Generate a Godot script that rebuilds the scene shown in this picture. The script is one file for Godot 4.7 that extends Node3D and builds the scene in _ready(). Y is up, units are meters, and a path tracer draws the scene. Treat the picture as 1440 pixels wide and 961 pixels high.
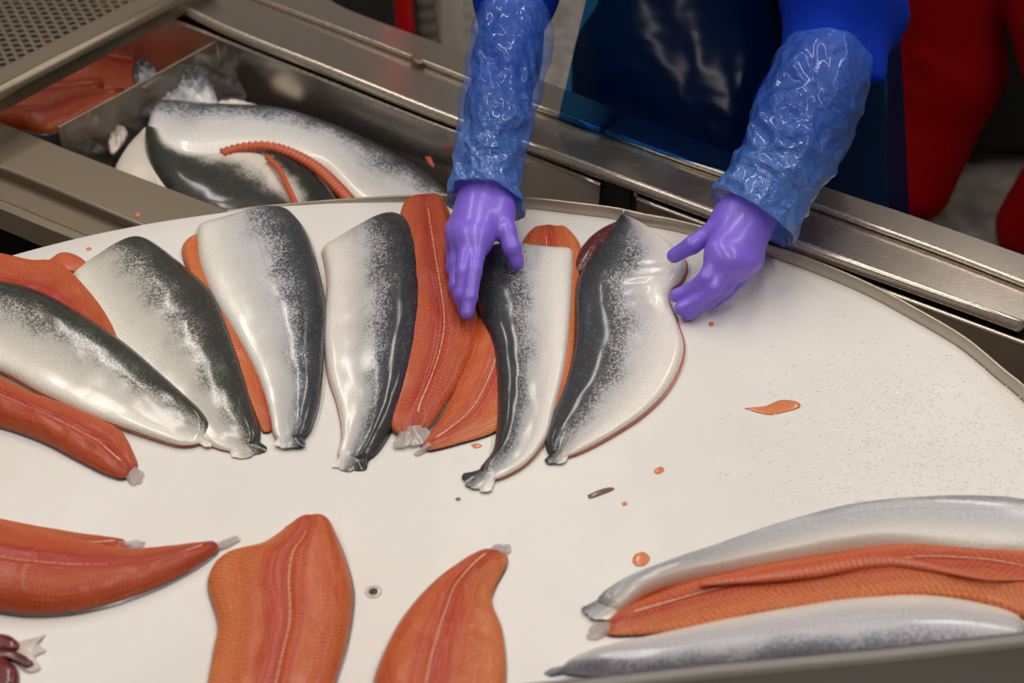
extends Node3D

# --- the camera's own numbers; pt() finds where a sight line meets a level at a given height above the table top ---
const F := 2200.0
const PITCH := 38.0
const CAM_Y := 2.45
const TOP := 0.90

var rng := RandomNumberGenerator.new()
var M := {}
var taken := {}

func pt(px: float, py: float, h: float) -> Vector3:
	var p := deg_to_rad(PITCH)
	var x := (px - 720.0) / F
	var y := (py - 480.5) / F
	var t := (CAM_Y - TOP - h) / (sin(p) + cos(p) * y)
	return Vector3(x * t, TOP + h, -(cos(p) - sin(p) * y) * t)

func pts(a: Array, h: float) -> Array:
	var r := []
	for q in a:
		r.append(pt(q[0], q[1], h))
	return r

# --- naming and tagging ---
func numbered(called: String) -> String:
	if not taken.has(called):
		taken[called] = 0
		return called
	taken[called] += 1
	return "%s_%03d" % [called, taken[called]]

func tag(o: Node, label: String, category: String, group := "") -> Node:
	o.set_meta("label", label)
	o.set_meta("category", category)
	if group != "":
		o.set_meta("group", group)
	return o

func thing(called: String, label: String, category: String, at := Vector3.ZERO, group := "") -> Node3D:
	var o := Node3D.new()
	o.name = numbered(called)
	o.position = at
	add_child(o, true)
	tag(o, label, category, group)
	return o

func obj(called: String, mesh: Mesh, m: Material, parent: Node = null) -> MeshInstance3D:
	var o := MeshInstance3D.new()
	o.mesh = mesh
	o.material_override = m
	if parent == null:
		o.name = numbered(called)
		add_child(o, true)
	else:
		o.name = called
		parent.add_child(o, true)
		# meshes are written in world coordinates; undo the thing's own offset
		var off := Vector3.ZERO
		var n: Node = parent
		while n != self and n is Node3D:
			off += (n as Node3D).position
			n = n.get_parent()
		o.position = -off
	return o

func struct(called: String, mesh: Mesh, m: Material) -> MeshInstance3D:
	var o := obj(called, mesh, m)
	o.set_meta("kind", "structure")
	return o

# --- curves ---
func smooth(a: Array, n: int) -> Array:
	# Catmull-Rom through the points, n+1 samples evenly spaced by length
	var fine := []
	var c := a.size()
	for i in c - 1:
		var p0: Vector3 = a[maxi(i - 1, 0)]
		var p1: Vector3 = a[i]
		var p2: Vector3 = a[i + 1]
		var p3: Vector3 = a[mini(i + 2, c - 1)]
		for k in 12:
			fine.append(p1.cubic_interpolate(p2, p0, p3, k / 12.0))
	fine.append(a[c - 1])
	var run := [0.0]
	for i in fine.size() - 1:
		run.append(run[i] + fine[i].distance_to(fine[i + 1]))
	var total: float = run[run.size() - 1]
	var out := []
	var j := 0
	for i in n + 1:
		var want := total * i / n
		while j < run.size() - 2 and run[j + 1] < want:
			j += 1
		var span: float = maxf(run[j + 1] - run[j], 1e-9)
		out.append(fine[j].lerp(fine[j + 1], clampf((want - run[j]) / span, 0.0, 1.0)))
	return out

# --- mesh helpers ---
func grid_mesh(rows: Array, uvs: Array, flip := false, close_u := false) -> SurfaceTool:
	# rows: Array of PackedVector3Array; uvs the same as PackedVector2Array
	var st := SurfaceTool.new()
	st.begin(Mesh.PRIMITIVE_TRIANGLES)
	st.set_smooth_group(0)
	add_grid(st, rows, uvs, flip, 0)
	return st

func add_grid(st: SurfaceTool, rows: Array, uvs: Array, flip: bool, base: int) -> int:
	var w: int = rows[0].size()
	for i in rows.size():
		for j in w:
			st.set_uv(uvs[i][j])
			st.add_vertex(rows[i][j])
	for i in rows.size() - 1:
		for j in w - 1:
			var a := base + i * w + j
			var q := [a, a + 1, a + w, a + 1, a + w + 1, a + w]
			if flip:
				q = [a, a + w, a + 1, a + 1, a + w, a + w + 1]
			for k in q:
				st.add_index(k)
	return base + rows.size() * w

func finish(st: SurfaceTool) -> ArrayMesh:
	st.generate_normals()
	return st.commit()

func tri(st: SurfaceTool, a: Vector3, b: Vector3, c: Vector3):
	st.set_uv(Vector2(a.x, a.z)); st.add_vertex(a)
	st.set_uv(Vector2(b.x, b.z)); st.add_vertex(b)
	st.set_uv(Vector2(c.x, c.z)); st.add_vertex(c)

func quad(st: SurfaceTool, a: Vector3, b: Vector3, c: Vector3, d: Vector3):
	tri(st, a, b, c)
	tri(st, a, c, d)

func flat_tool() -> SurfaceTool:
	var st := SurfaceTool.new()
	st.begin(Mesh.PRIMITIVE_TRIANGLES)
	st.set_smooth_group(-1)
	return st

func box(st: SurfaceTool, at: Vector3, size: Vector3, yaw := 0.0, bevel := 0.0):
	var b := Basis(Vector3.UP, yaw)
	var h := size * 0.5
	var c := minf(bevel, minf(h.x, minf(h.y, h.z)) * 0.9)
	if c <= 0.0:
		var v := []
		for s in [[-1, -1, -1], [1, -1, -1], [1, -1, 1], [-1, -1, 1], [-1, 1, -1], [1, 1, -1], [1, 1, 1], [-1, 1, 1]]:
			v.append(at + b * Vector3(s[0] * h.x, s[1] * h.y, s[2] * h.z))
		quad(st, v[4], v[5], v[6], v[7])
		quad(st, v[3], v[2], v[1], v[0])
		quad(st, v[7], v[6], v[2], v[3])
		quad(st, v[5], v[4], v[0], v[1])
		quad(st, v[6], v[5], v[1], v[2])
		quad(st, v[4], v[7], v[3], v[0])
		return
	# rings of a chamfered box, bottom to top
	var rings := []
	for lev in [[-h.y, c], [-h.y + c, 0.0], [h.y - c, 0.0], [h.y, c]]:
		var ring := []
		var hx: float = h.x - lev[1]
		var hz: float = h.z - lev[1]
		for s in [[-1, -1, 0], [1, -1, 1], [1, 1, 0], [-1, 1, 1]]:
			var p1 := Vector3(s[0] * (hx - (c if s[2] == 1 else 0.0)), lev[0], s[1] * (hz - (0.0 if s[2] == 1 else c)))
			var p2 := Vector3(s[0] * (hx - (0.0 if s[2] == 1 else c)), lev[0], s[1] * (hz - (c if s[2] == 1 else 0.0)))
			ring.append(at + b * p1)
			ring.append(at + b * p2)
		rings.append(ring)
	for i in 3:
		for j in 8:
			var k := (j + 1) % 8
			quad(st, rings[i][j], rings[i + 1][j], rings[i + 1][k], rings[i][k])
	for j in range(1, 7):
		tri(st, rings[3][0], rings[3][j], rings[3][j + 1])
		tri(st, rings[0][0], rings[0][j + 1], rings[0][j])

func box_mesh(at: Vector3, size: Vector3, yaw := 0.0, bevel := 0.0) -> ArrayMesh:
	var st := flat_tool()
	box(st, at, size, yaw, bevel)
	st.generate_normals()
	return st.commit()

# sweep of a closed profile between a front line and a back line: profile x is the share of the way from front to back, z an added offset in metres along it, y the height
func rail_mesh(front: Array, back: Array, profile: Array, smooth_it := false) -> ArrayMesh:
	var st := SurfaceTool.new()
	st.begin(Mesh.PRIMITIVE_TRIANGLES)
	st.set_smooth_group(0 if smooth_it else -1)
	var rings := []
	for i in front.size():
		var f: Vector3 = front[i]
		var bk: Vector3 = back[i]
		var d: Vector3 = (bk - f)
		d.y = 0
		var u := d.normalized()
		var ring := []
		for q in profile:
			ring.append(f + d * q.x + u * q.z + Vector3(0, q.y, 0))
		rings.append(ring)
	var n := profile.size()
	for i in rings.size() - 1:
		for j in n:
			var k := (j + 1) % n
			quad(st, rings[i][j], rings[i][k], rings[i + 1][k], rings[i + 1][j])
	for j in range(1, n - 1):
		tri(st, rings[0][0], rings[0][j + 1], rings[0][j])
		var e: Array = rings[rings.size() - 1]
		tri(st, e[0], e[j], e[j + 1])
	if smooth_it:
		st.index()
	st.generate_normals()
	return st.commit()

func tube_profile(x: float, y: float, r: float, ry := 0.0, n := 14) -> Array:
	var a := []
	for i in n:
		var t := TAU * i / n
		a.append(Vector3(x, y + (ry if ry > 0.0 else r) * sin(t), r * cos(t)))
	return a

func rect_profile(x0: float, x1: float, y0: float, y1: float, c := 0.002) -> Array:
	return [Vector3(x0, y0, 0), Vector3(x1, y0, 0), Vector3(x1, y1 - c, 0), Vector3(x1, y1, -c), Vector3(x0, y1, c), Vector3(x0, y1 - c, 0)]

# tube along points with a radius per point
func tube_mesh(path: Array, radii: Array, sides := 14, caps := true, squash := 1.0) -> ArrayMesh:
	var rows := []
	var uvs := []
	var n := path.size()
	var side := Vector3.ZERO
	for i in n:
		var d: Vector3 = (path[mini(i + 1, n - 1)] - path[maxi(i - 1, 0)]).normalized()
		if i == 0:
			side = d.cross(Vector3.UP if absf(d.y) < 0.9 else Vector3.RIGHT).normalized()
		else:
			side = (side - d * side.dot(d)).normalized()
		var up := d.cross(side)
		var row := PackedVector3Array()
		var uv := PackedVector2Array()
		for j in sides + 1:
			var t := TAU * j / sides
			row.append(path[i] + (side * cos(t) + up * sin(t) * squash) * radii[i])
			uv.append(Vector2(float(j) / sides, float(i) / n))
		rows.append(row)
		uvs.append(uv)
	if caps:
		var c0 := PackedVector3Array()
		var c1 := PackedVector3Array()
		for j in sides + 1:
			c0.append(path[0])
			c1.append(path[n - 1])
		rows.push_front(c0)
		uvs.push_front(uvs[0])
		rows.append(c1)
		uvs.append(uvs[uvs.size() - 1])
	return finish(grid_mesh(rows, uvs, true))

# --- smooth bodies from tapered bones: field on a grid, then surface nets ---
func bones_mesh(bones: Array, cell: float, k: float, uv_scale := 4.0) -> ArrayMesh:
	var lo := Vector3.INF
	var hi := -Vector3.INF
	for b in bones:
		var r: float = maxf(b[2], b[3])
		for q in [b[0], b[1]]:
			lo = lo.min(q - Vector3.ONE * (r + k + 3 * cell))
			hi = hi.max(q + Vector3.ONE * (r + k + 3 * cell))
	var nx := int((hi.x - lo.x) / cell) + 2
	var ny := int((hi.y - lo.y) / cell) + 2
	var nz := int((hi.z - lo.z) / cell) + 2
	var f := PackedFloat32Array()
	f.resize(nx * ny * nz)
	f.fill(1.0)
	for b in bones:
		var a: Vector3 = b[0]
		var ab: Vector3 = b[1] - a
		var ra: float = b[2]
		var dr: float = b[3] - ra
		var kk: float = b[4] if b.size() > 4 else k
		var l2 := maxf(ab.length_squared(), 1e-9)
		var m := maxf(ra, b[3]) + kk * 1.5 + 2.5 * cell
		var s: Vector3 = ((a.min(b[1]) - Vector3.ONE * m - lo) / cell).floor()
		var e: Vector3 = ((a.max(b[1]) + Vector3.ONE * m - lo) / cell).ceil()
		for z in range(maxi(int(s.z), 0), mini(int(e.z), nz - 1) + 1):
			for y in range(maxi(int(s.y), 0), mini(int(e.y), ny - 1) + 1):
				var at := (z * ny + y) * nx
				for x in range(maxi(int(s.x), 0), mini(int(e.x), nx - 1) + 1):
					var p := lo + Vector3(x, y, z) * cell - a
					var t := clampf(p.dot(ab) / l2, 0.0, 1.0)
					var d := (p - ab * t).length() - (ra + dr * t)
					var o := f[at + x]
					var h := maxf(kk - absf(o - d), 0.0) / kk
					f[at + x] = minf(o, d) - h * h * kk * 0.25
	var st := SurfaceTool.new()
	st.begin(Mesh.PRIMITIVE_TRIANGLES)
	st.set_smooth_group(0)
	var ids := PackedInt32Array()
	ids.resize(nx * ny * nz)
	ids.fill(-1)
	var count := 0
	var offs := [0, 1, nx, nx + 1, nx * ny, nx * ny + 1, nx * ny + nx, nx * ny + nx + 1]
	for z in nz - 1:
		for y in ny - 1:
			var row := (z * ny + y) * nx
			for x in nx - 1:
				var i := row + x
				var neg := 0
				for o in offs:
					if f[i + o] < 0.0:
						neg += 1
				if neg == 0 or neg == 8:
					continue
				var sum := Vector3.ZERO
				var hits := 0
				for e in [[0, 1], [2, 3], [4, 5], [6, 7], [0, 2], [1, 3], [4, 6], [5, 7], [0, 4], [1, 5], [2, 6], [3, 7]]:
					var fa := f[i + offs[e[0]]]
					var fb := f[i + offs[e[1]]]
					if (fa < 0.0) != (fb < 0.0):
						var t := fa / (fa - fb)
						var pa := Vector3(e[0] & 1, (e[0] >> 1) & 1, e[0] >> 2)
						var pb := Vector3(e[1] & 1, (e[1] >> 1) & 1, e[1] >> 2)
						sum += pa.lerp(pb, t)
						hits += 1
				var p := lo + (Vector3(x, y, z) + sum / hits) * cell
				st.set_uv(Vector2(p.x + p.z * 0.6, p.y) * uv_scale)
				st.add_vertex(p)
				ids[i] = count
				count += 1
	for z in range(1, nz - 1):
		for y in range(1, ny - 1):
			var row := (z * ny + y) * nx
			for x in range(1, nx - 1):
				var i := row + x
				var here := f[i] < 0.0
				for ax in 3:
					var step: int = [1, nx, nx * ny][ax]
					if here == (f[i + step] < 0.0):
						continue
					var u: int = [nx, nx * ny, 1][ax]
					var v: int = [nx * ny, 1, nx][ax]
					var q := [ids[i], ids[i - u], ids[i - u - v], ids[i - v]]
					if q.min() < 0:
						continue
					if not here:
						q.reverse()
					# front faces run clockwise
					for n in [0, 2, 1, 0, 3, 2]:
						st.add_index(q[n])
	st.generate_normals()
	return st.commit()

# --- procedural textures ---
func noise_image(w: int, h: int, freq: float, seed_: int, octaves := 4, kind := FastNoiseLite.TYPE_SIMPLEX_SMOOTH) -> PackedByteArray:
	var n := FastNoiseLite.new()
	n.noise_type = kind
	n.seed = seed_
	n.frequency = freq
	n.fractal_octaves = octaves
	var im := n.get_image(w, h, false, false, false)
	im.convert(Image.FORMAT_L8)
	return im.get_data()

func noise_tex(w: int, h: int, freq: float, seed_: int, c0: Color, c1: Color, octaves := 4, mid0 := 0.3, mid1 := 0.7) -> ImageTexture:
	var d := noise_image(w, h, freq, seed_, octaves)
	var o := PackedByteArray()
	o.resize(w * h * 3)
	var lut := []
	for i in 256:
		lut.append(c0.lerp(c1, smoothstep(mid0, mid1, i / 255.0)))
	for i in d.size():
		var c: Color = lut[d[i]]
		o[i * 3] = int(c.r * 255)
		o[i * 3 + 1] = int(c.g * 255)
		o[i * 3 + 2] = int(c.b * 255)
	var im := Image.create_from_data(w, h, false, Image.FORMAT_RGB8, o)
	return ImageTexture.create_from_image(im)

func stretched_noise(w: int, h: int, fx: float, fy: float, seed_: int, lo := 0.0, hi := 1.0) -> ImageTexture:
	# streaky grey map: long along x
	var n := FastNoiseLite.new()
	n.seed = seed_
	n.frequency = 1.0
	n.fractal_octaves = 3
	var o := PackedByteArray()
	o.resize(w * h)
	for y in h:
		for x in w:
			var v := 0.5 + 0.5 * n.get_noise_2d(x * fx, y * fy)
			o[y * w + x] = int(clampf(lerpf(lo, hi, v), 0.0, 1.0) * 255)
	return ImageTexture.create_from_image(Image.create_from_data(w, h, false, Image.FORMAT_L8, o))

const SW := 1024
const SH := 384
const ROWS := 60
const COLS := 160

func skin_texture(seed_: int, edge: float, soft: float, back: Color, silver: Color, belly: Color, strength: float) -> ImageTexture:
	var low := noise_image(SW, SH, 0.006, seed_, 3)
	var fine := noise_image(SW, SH, 0.09, seed_ + 7, 2)
	var r := RandomNumberGenerator.new()
	r.seed = seed_
	var dice := PackedFloat32Array()
	for i in (ROWS + 2) * (COLS + 2):
		dice.append(r.randf())
	var o := PackedByteArray()
	o.resize(SW * SH * 3)
	var at := 0
	for y in SH:
		var v := float(y) / SH
		var row := int(v * ROWS)
		var ly := v * ROWS - row
		var shift := 0.5 if row & 1 else 0.0
		var pale := smoothstep(0.52, 0.86, v)
		var base := silver.lerp(belly, pale)
		var line := 1.0 - 0.10 * exp(-pow((v - 0.47) / 0.006, 2.0))
		var scaly := 1.0 - smoothstep(0.50, 0.80, v)
		for x in SW:
			var cu := float(x) / SW * COLS + shift
			var col := int(cu)
			var lx := cu - col
			var ran := dice[row * COLS + col]
			var i := y * SW + x
			var lw := low[i] / 255.0 - 0.5
			var fn := fine[i] / 255.0 - 0.5
			var d := 1.0 - smoothstep(edge - soft, edge + soft, v + lw * 0.22)
			d += ((ran - 0.5) * 0.62 + fn * 0.45) * (1.0 - absf(2.0 * d - 1.0) * 0.75)
			d = (0.25 * clampf(d, 0.0, 1.0) + 0.75 * smoothstep(0.05, 0.85, d)) * strength
			d -= 0.26 * d * pow(ran, 5.0) + 0.10 * d * maxf(fn, 0.0)
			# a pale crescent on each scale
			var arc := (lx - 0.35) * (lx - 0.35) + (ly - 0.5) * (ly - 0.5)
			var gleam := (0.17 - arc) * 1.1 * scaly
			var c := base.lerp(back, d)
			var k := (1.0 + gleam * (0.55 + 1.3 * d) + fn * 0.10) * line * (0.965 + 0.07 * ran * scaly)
			o[at] = int(clampf(c.r * k, 0.0, 1.0) * 255)
			o[at + 1] = int(clampf(c.g * k, 0.0, 1.0) * 255)
			o[at + 2] = int(clampf(c.b * k, 0.0, 1.0) * 255)
			at += 3
	return ImageTexture.create_from_image(Image.create_from_data(SW, SH, false, Image.FORMAT_RGB8, o))

func scale_height() -> ImageTexture:
	var low := noise_image(SW, SH, 0.012, 5, 3)
	var mid := noise_image(SW, SH, 0.045, 15, 2)
	var o := PackedByteArray()
	o.resize(SW * SH)
	for y in SH:
		var v := float(y) / SH
		var row := int(v * ROWS)
		var ly := v * ROWS - row
		var shift := 0.5 if row & 1 else 0.0
		var scaly := 1.0 - smoothstep(0.72, 0.92, v)
		for x in SW:
			var cu := float(x) / SW * COLS + shift
			var lx := cu - int(cu)
			var dome := (1.0 - lx) * 0.7 + 0.3 - (ly - 0.5) * (ly - 0.5) * 1.6
			var i := y * SW + x
			var h := 0.42 * dome * (0.35 + 0.65 * scaly) + 0.06 * low[i] / 255.0 + 0.10 * mid[i] / 255.0 + 0.2
			o[i] = int(clampf(h, 0.0, 1.0) * 255)
	return ImageTexture.create_from_image(Image.create_from_data(SW, SH, false, Image.FORMAT_L8, o))

const FW := 1024
const FH := 512

func zig(v: float) -> float:
	# the W of the muscle segments, across the fillet
	if v < 0.22:
		return 2.4 * (0.22 - v) / 0.22
	if v < 0.44:
		return 2.2 * (v - 0.22) / 0.22
	if v < 0.66:
		return 2.2 * (0.66 - v) / 0.22
	return 3.4 * (v - 0.66) / 0.34

func flesh_textures(seed_: int) -> Array:
	var broad := noise_image(FW, FH, 0.007, seed_, 3)
	var fine := noise_image(FW, FH, 0.06, seed_ + 3, 3)
	var sn := FastNoiseLite.new()
	sn.seed = seed_ + 9
	sn.frequency = 1.0
	sn.fractal_octaves = 2
	var o := PackedByteArray()
	o.resize(FW * FH * 3)
	var hm := PackedByteArray()
	hm.resize(FW * FH)
	var orange := Color(0.79, 0.37, 0.155)
	var red := Color(0.71, 0.155, 0.02)
	var pale := Color(0.92, 0.59, 0.37)
	var fat := Color(0.92, 0.67, 0.51)
	for y in FH:
		var v := float(y) / FH
		var z := zig(v)
		var red_share := exp(-pow((v - 0.50) / 0.10, 2.0)) * 0.95 + exp(-pow((v - 0.33) / 0.05, 2.0)) * 0.5 + exp(-pow((v - 0.12) / 0.05, 2.0)) * 0.3
		var belly := smoothstep(0.70, 0.92, v)
		var bone_at := exp(-pow((v - 0.425) / 0.008, 2.0))
		var groove := exp(-pow((v - 0.44) / 0.016, 2.0))
		for x in FW:
			var u := float(x) / FW
			var i := y * FW + x
			var b := broad[i] / 255.0 - 0.5
			var f := fine[i] / 255.0 - 0.5
			var ph := u * 74.0 + z + b * 1.6
			var w := absf(ph - floorf(ph) - 0.5) * 2.0
			var seam := smoothstep(0.5, 1.0, w)
			var st := sn.get_noise_2d(u * 5.0, v * 46.0)
			var c := orange.lerp(red, clampf(red_share * 1.1 + 0.08 + b * 0.6 + st * 0.8, 0.0, 1.0))
			c = c.lerp(Color(0.84, 0.44, 0.25), belly * 0.75)
			c = c.lerp(pale, seam * (0.42 + 0.34 * belly + 0.3 * maxf(st, 0.0)))
			c = c.lerp(fat, bone_at * (0.35 + 0.55 * seam) * smoothstep(0.02, 0.12, u))
			c = c.lerp(fat, smoothstep(0.2, 0.6, st) * 0.36)
			var dark := 1.0 + f * 0.22 - groove * 0.10
			o[i * 3] = int(clampf(c.r * dark, 0.0, 1.0) * 255)
			o[i * 3 + 1] = int(clampf(c.g * dark, 0.0, 1.0) * 255)
			o[i * 3 + 2] = int(clampf(c.b * dark, 0.0, 1.0) * 255)
			var h := 0.45 + 0.16 * st + 0.04 * b + 0.14 * f - 0.15 * seam * (0.6 + belly) - 0.10 * groove + 0.22 * bone_at * (0.4 + 0.6 * seam)
			hm[i] = int(clampf(h, 0.0, 1.0) * 255)
	return [ImageTexture.create_from_image(Image.create_from_data(FW, FH, false, Image.FORMAT_RGB8, o)), ImageTexture.create_from_image(Image.create_from_data(FW, FH, false, Image.FORMAT_L8, hm))]

func mat(color: Color, rough: float, metal := 0.0) -> StandardMaterial3D:
	var m := StandardMaterial3D.new()
	m.albedo_color = color
	m.roughness = rough
	m.metallic = metal
	m.cull_mode = BaseMaterial3D.CULL_DISABLED
	return m

func wet(m: StandardMaterial3D, coat: float, rough: float) -> StandardMaterial3D:
	m.clearcoat_enabled = true
	m.clearcoat = coat
	m.clearcoat_roughness = rough
	return m

func bump(m: StandardMaterial3D, t: Texture2D, cm: float) -> StandardMaterial3D:
	m.heightmap_enabled = true
	m.heightmap_texture = t
	m.heightmap_scale = cm
	return m

func steel(color: Color, rough: float, streak: Texture2D) -> StandardMaterial3D:
	var m := mat(color, rough, 0.72)
	m.roughness_texture = streak
	m.roughness_texture_channel = BaseMaterial3D.TEXTURE_CHANNEL_RED
	m.uv1_triplanar = true
	m.uv1_world_triplanar = true
	m.uv1_scale = Vector3(3, 3, 3)
	return m

func make_materials():
	var sh := scale_height()
	var skins := {
		"green": skin_texture(11, 0.38, 0.34, Color(0.125, 0.135, 0.115), Color(0.82, 0.81, 0.78), Color(0.95, 0.93, 0.89), 1.0),
		"blue": skin_texture(23, 0.41, 0.35, Color(0.11, 0.125, 0.145), Color(0.80, 0.80, 0.81), Color(0.95, 0.93, 0.90), 1.0),
		"steel": skin_texture(37, 0.32, 0.34, Color(0.13, 0.15, 0.18), Color(0.83, 0.83, 0.84), Color(0.95, 0.94, 0.91), 1.0),
		"pale": skin_texture(51, 0.22, 0.24, Color(0.40, 0.41, 0.47), Color(0.80, 0.80, 0.82), Color(0.94, 0.92, 0.88), 0.9),
		"dark": skin_texture(63, 0.62, 0.26, Color(0.10, 0.115, 0.10), Color(0.70, 0.69, 0.66), Color(0.93, 0.90, 0.86), 1.0),
	}
	for k in skins:
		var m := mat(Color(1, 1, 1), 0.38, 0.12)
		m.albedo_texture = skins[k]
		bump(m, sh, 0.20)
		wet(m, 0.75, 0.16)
		M["skin_" + k] = m
	var ft := flesh_textures(77)
	for k in [["flesh", Color(0.95, 0.96, 0.90)], ["flesh_deep", Color(0.89, 0.78, 0.70)]]:
		var m := mat(k[1], 0.50)
		m.albedo_texture = ft[0]
		bump(m, ft[1], 0.22)
		wet(m, 0.20, 0.22)
		M[k[0]] = m
	var cr := noise_tex(512, 512, 0.02, 3, Color(0, 0, 0), Color(1, 1, 1), 4, 0.0, 1.0)
	M.rough_noise = cr
	M.membrane = wet(bump(mat(Color(0.80, 0.75, 0.72), 0.4), cr, 0.05), 0.5, 0.15)
	M.pin_bone = mat(Color(0.88, 0.66, 0.54), 0.45)
	M.tail_silver = wet(mat(Color(0.66, 0.65, 0.65), 0.4, 0.05), 0.4, 0.2)
	M.grey_skin = wet(mat(Color(0.42, 0.43, 0.45), 0.35, 0.2), 0.6, 0.15)
	M.pale_belly = wet(mat(Color(0.86, 0.82, 0.77), 0.35, 0.05), 0.5, 0.15)
	M.cut_flesh = wet(bump(mat(Color(0.76, 0.35, 0.19), 0.45), cr, 0.05), 0.3, 0.2)
	M.dark_flesh = wet(bump(mat(Color(0.34, 0.10, 0.09), 0.4), cr, 0.2), 0.5, 0.15)
	M.blood_flesh = wet(bump(mat(Color(0.40, 0.07, 0.07), 0.35), cr, 0.3), 0.7, 0.12)
	M.scrap = wet(mat(Color(0.84, 0.48, 0.26), 0.4), 0.6, 0.15)
	M.scrap_brown = wet(mat(Color(0.42, 0.28, 0.20), 0.4), 0.6, 0.15)
	var streak := stretched_noise(512, 512, 0.012, 0.35, 8, 0.55, 1.0)
	M.steel = steel(Color(0.74, 0.70, 0.64), 0.42, streak)
	M.steel_bright = steel(Color(0.84, 0.80, 0.74), 0.34, streak)
	M.steel_wet = steel(Color(0.78, 0.74, 0.70), 0.30, streak)
	M.steel_wet.metallic = 0.92
	M.steel_dull = steel(Color(0.56, 0.51, 0.44), 0.55, streak)
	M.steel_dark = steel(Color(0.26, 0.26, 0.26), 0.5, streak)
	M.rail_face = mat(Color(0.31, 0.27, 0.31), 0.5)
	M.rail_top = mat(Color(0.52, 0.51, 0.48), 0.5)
	M.tail_membrane = wet(mat(Color(0.76, 0.71, 0.70, 0.62), 0.35), 0.6, 0.12)
	M.tail_membrane.transparency = BaseMaterial3D.TRANSPARENCY_ALPHA
	M.black = mat(Color(0.03, 0.03, 0.03), 0.5)
	M.black_plastic = mat(Color(0.13, 0.13, 0.13), 0.5)
	var bt := noise_tex(1024, 1024, 0.006, 40, Color(0.885, 0.87, 0.85), Color(0.91, 0.90, 0.885), 5, 0.2, 0.8)
	var board := mat(Color(1, 1, 1), 0.36)
	board.albedo_texture = bt
	board.uv1_scale = Vector3(0.26, 0.26, 0.26)
	board.uv1_offset = Vector3(0.5, 0.9, 0)
	bump(board, noise_tex(512, 512, 0.06, 41, Color(0, 0, 0), Color(1, 1, 1), 4, 0.0, 1.0), 0.15)
	board.subsurf_scatter_enabled = false
	M.board = board
	M.water = wet(mat(Color(0.93, 0.92, 0.90), 0.08), 1.0, 0.03)
	M.glove = wet(mat(Color(0.52, 0.41, 0.90), 0.42), 0.35, 0.2)
	bump(M.glove, cr, 0.02)
	var cr_n := noise_tex(512, 512, 0.025, 61, Color(0, 0, 0), Color(1, 1, 1), 3, 0.0, 1.0)
	var rn := FastNoiseLite.new()
	rn.seed = 91
	rn.frequency = 0.012
	rn.fractal_type = FastNoiseLite.FRACTAL_RIDGED
	rn.fractal_octaves = 3
	rn.domain_warp_enabled = true
	rn.domain_warp_amplitude = 40.0
	var rim_ := rn.get_image(512, 512, false, false, false)
	rim_.convert(Image.FORMAT_L8)
	var crinkle := ImageTexture.create_from_image(rim_)
	M.film = mat(Color(0.31, 0.55, 0.92, 0.88), 0.26)
	M.film.vertex_color_use_as_albedo = true
	M.film.transparency = BaseMaterial3D.TRANSPARENCY_ALPHA
	M.film.metallic_specular = 1.0
	wet(M.film, 1.0, 0.07)
	bump(M.film, crinkle, 0.55)
	M.smock = mat(Color(0.0, 0.15, 0.58), 0.9)
	M.smock.metallic_specular = 0.25
	bump(M.smock, cr, 0.1)
	M.apron = mat(Color(0.02, 0.32, 0.70, 0.05), 0.2)
	M.apron.refraction_enabled = true
	M.apron.refraction_scale = 0.0004
	wet(M.apron, 0.22, 0.2)
	bump(M.apron, crinkle, 0.12)
	M.dark_cloth = mat(Color(0.06, 0.055, 0.07), 0.8)
	M.skin_tone = mat(Color(0.78, 0.58, 0.48), 0.5)
	M.hair_net = mat(Color(0.75, 0.80, 0.88), 0.7)
	M.red_cloth = mat(Color(0.50, 0.0, 0.02), 1.0)
	M.red_cloth.metallic_specular = 0.2
	M.red_paint = mat(Color(0.75, 0.04, 0.07), 0.35)
	M.boot = mat(Color(0.05, 0.02, 0.02), 0.4)
	M.hose = mat(Color(0.40, 0.37, 0.35), 0.6)
	M.white_panel = mat(Color(0.80, 0.77, 0.72), 0.5)
	M.floor = mat(Color(0.60, 0.58, 0.56), 0.5)
	M.floor.albedo_texture = noise_tex(512, 512, 0.02, 70, Color(0.85, 0.85, 0.85), Color(1, 1, 1), 4)
	M.wall = mat(Color(0.74, 0.73, 0.71), 0.7)
	M.ceiling = mat(Color(0.62, 0.60, 0.57), 0.8)
	M.liner = mat(Color(0.55, 0.55, 0.57, 0.22), 0.3)
	M.liner.transparency = BaseMaterial3D.TRANSPARENCY_ALPHA
	wet(M.liner, 1.0, 0.12)
	bump(M.liner, cr_n, 0.4)
	M.lamp = mat(Color(1, 1, 1), 0.5)
	M.lamp.emission_enabled = true
	M.lamp.emission = Color(1.0, 0.96, 0.90)
	M.lamp.emission_energy_multiplier = 3.0

# --- fillets ---
# a: back edge, b: belly edge, both from head to tail (pixels of the sight lines at the level the fillet lies on)
func edges(a: Array, b: Array, level: float, n: int) -> Array:
	return [smooth(pts(a, level), n), smooth(pts(b, level), n)]

func across_samples(m: int) -> Array:
	var r := []
	for j in m + 1:
		var t := float(j) / m
		# closer together at both edges
		r.append(0.5 - 0.5 * cos(PI * t))
	return r

func bulge(v: float, w0: float, w1: float) -> float:
	var a := clampf(v / w0, 0.0, 1.0)
	var b := clampf((1.0 - v) / w1, 0.0, 1.0)
	return sqrt(maxf(1.0 - (1.0 - a) * (1.0 - a), 0.0)) * sqrt(maxf(1.0 - (1.0 - b) * (1.0 - b), 0.0))

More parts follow.
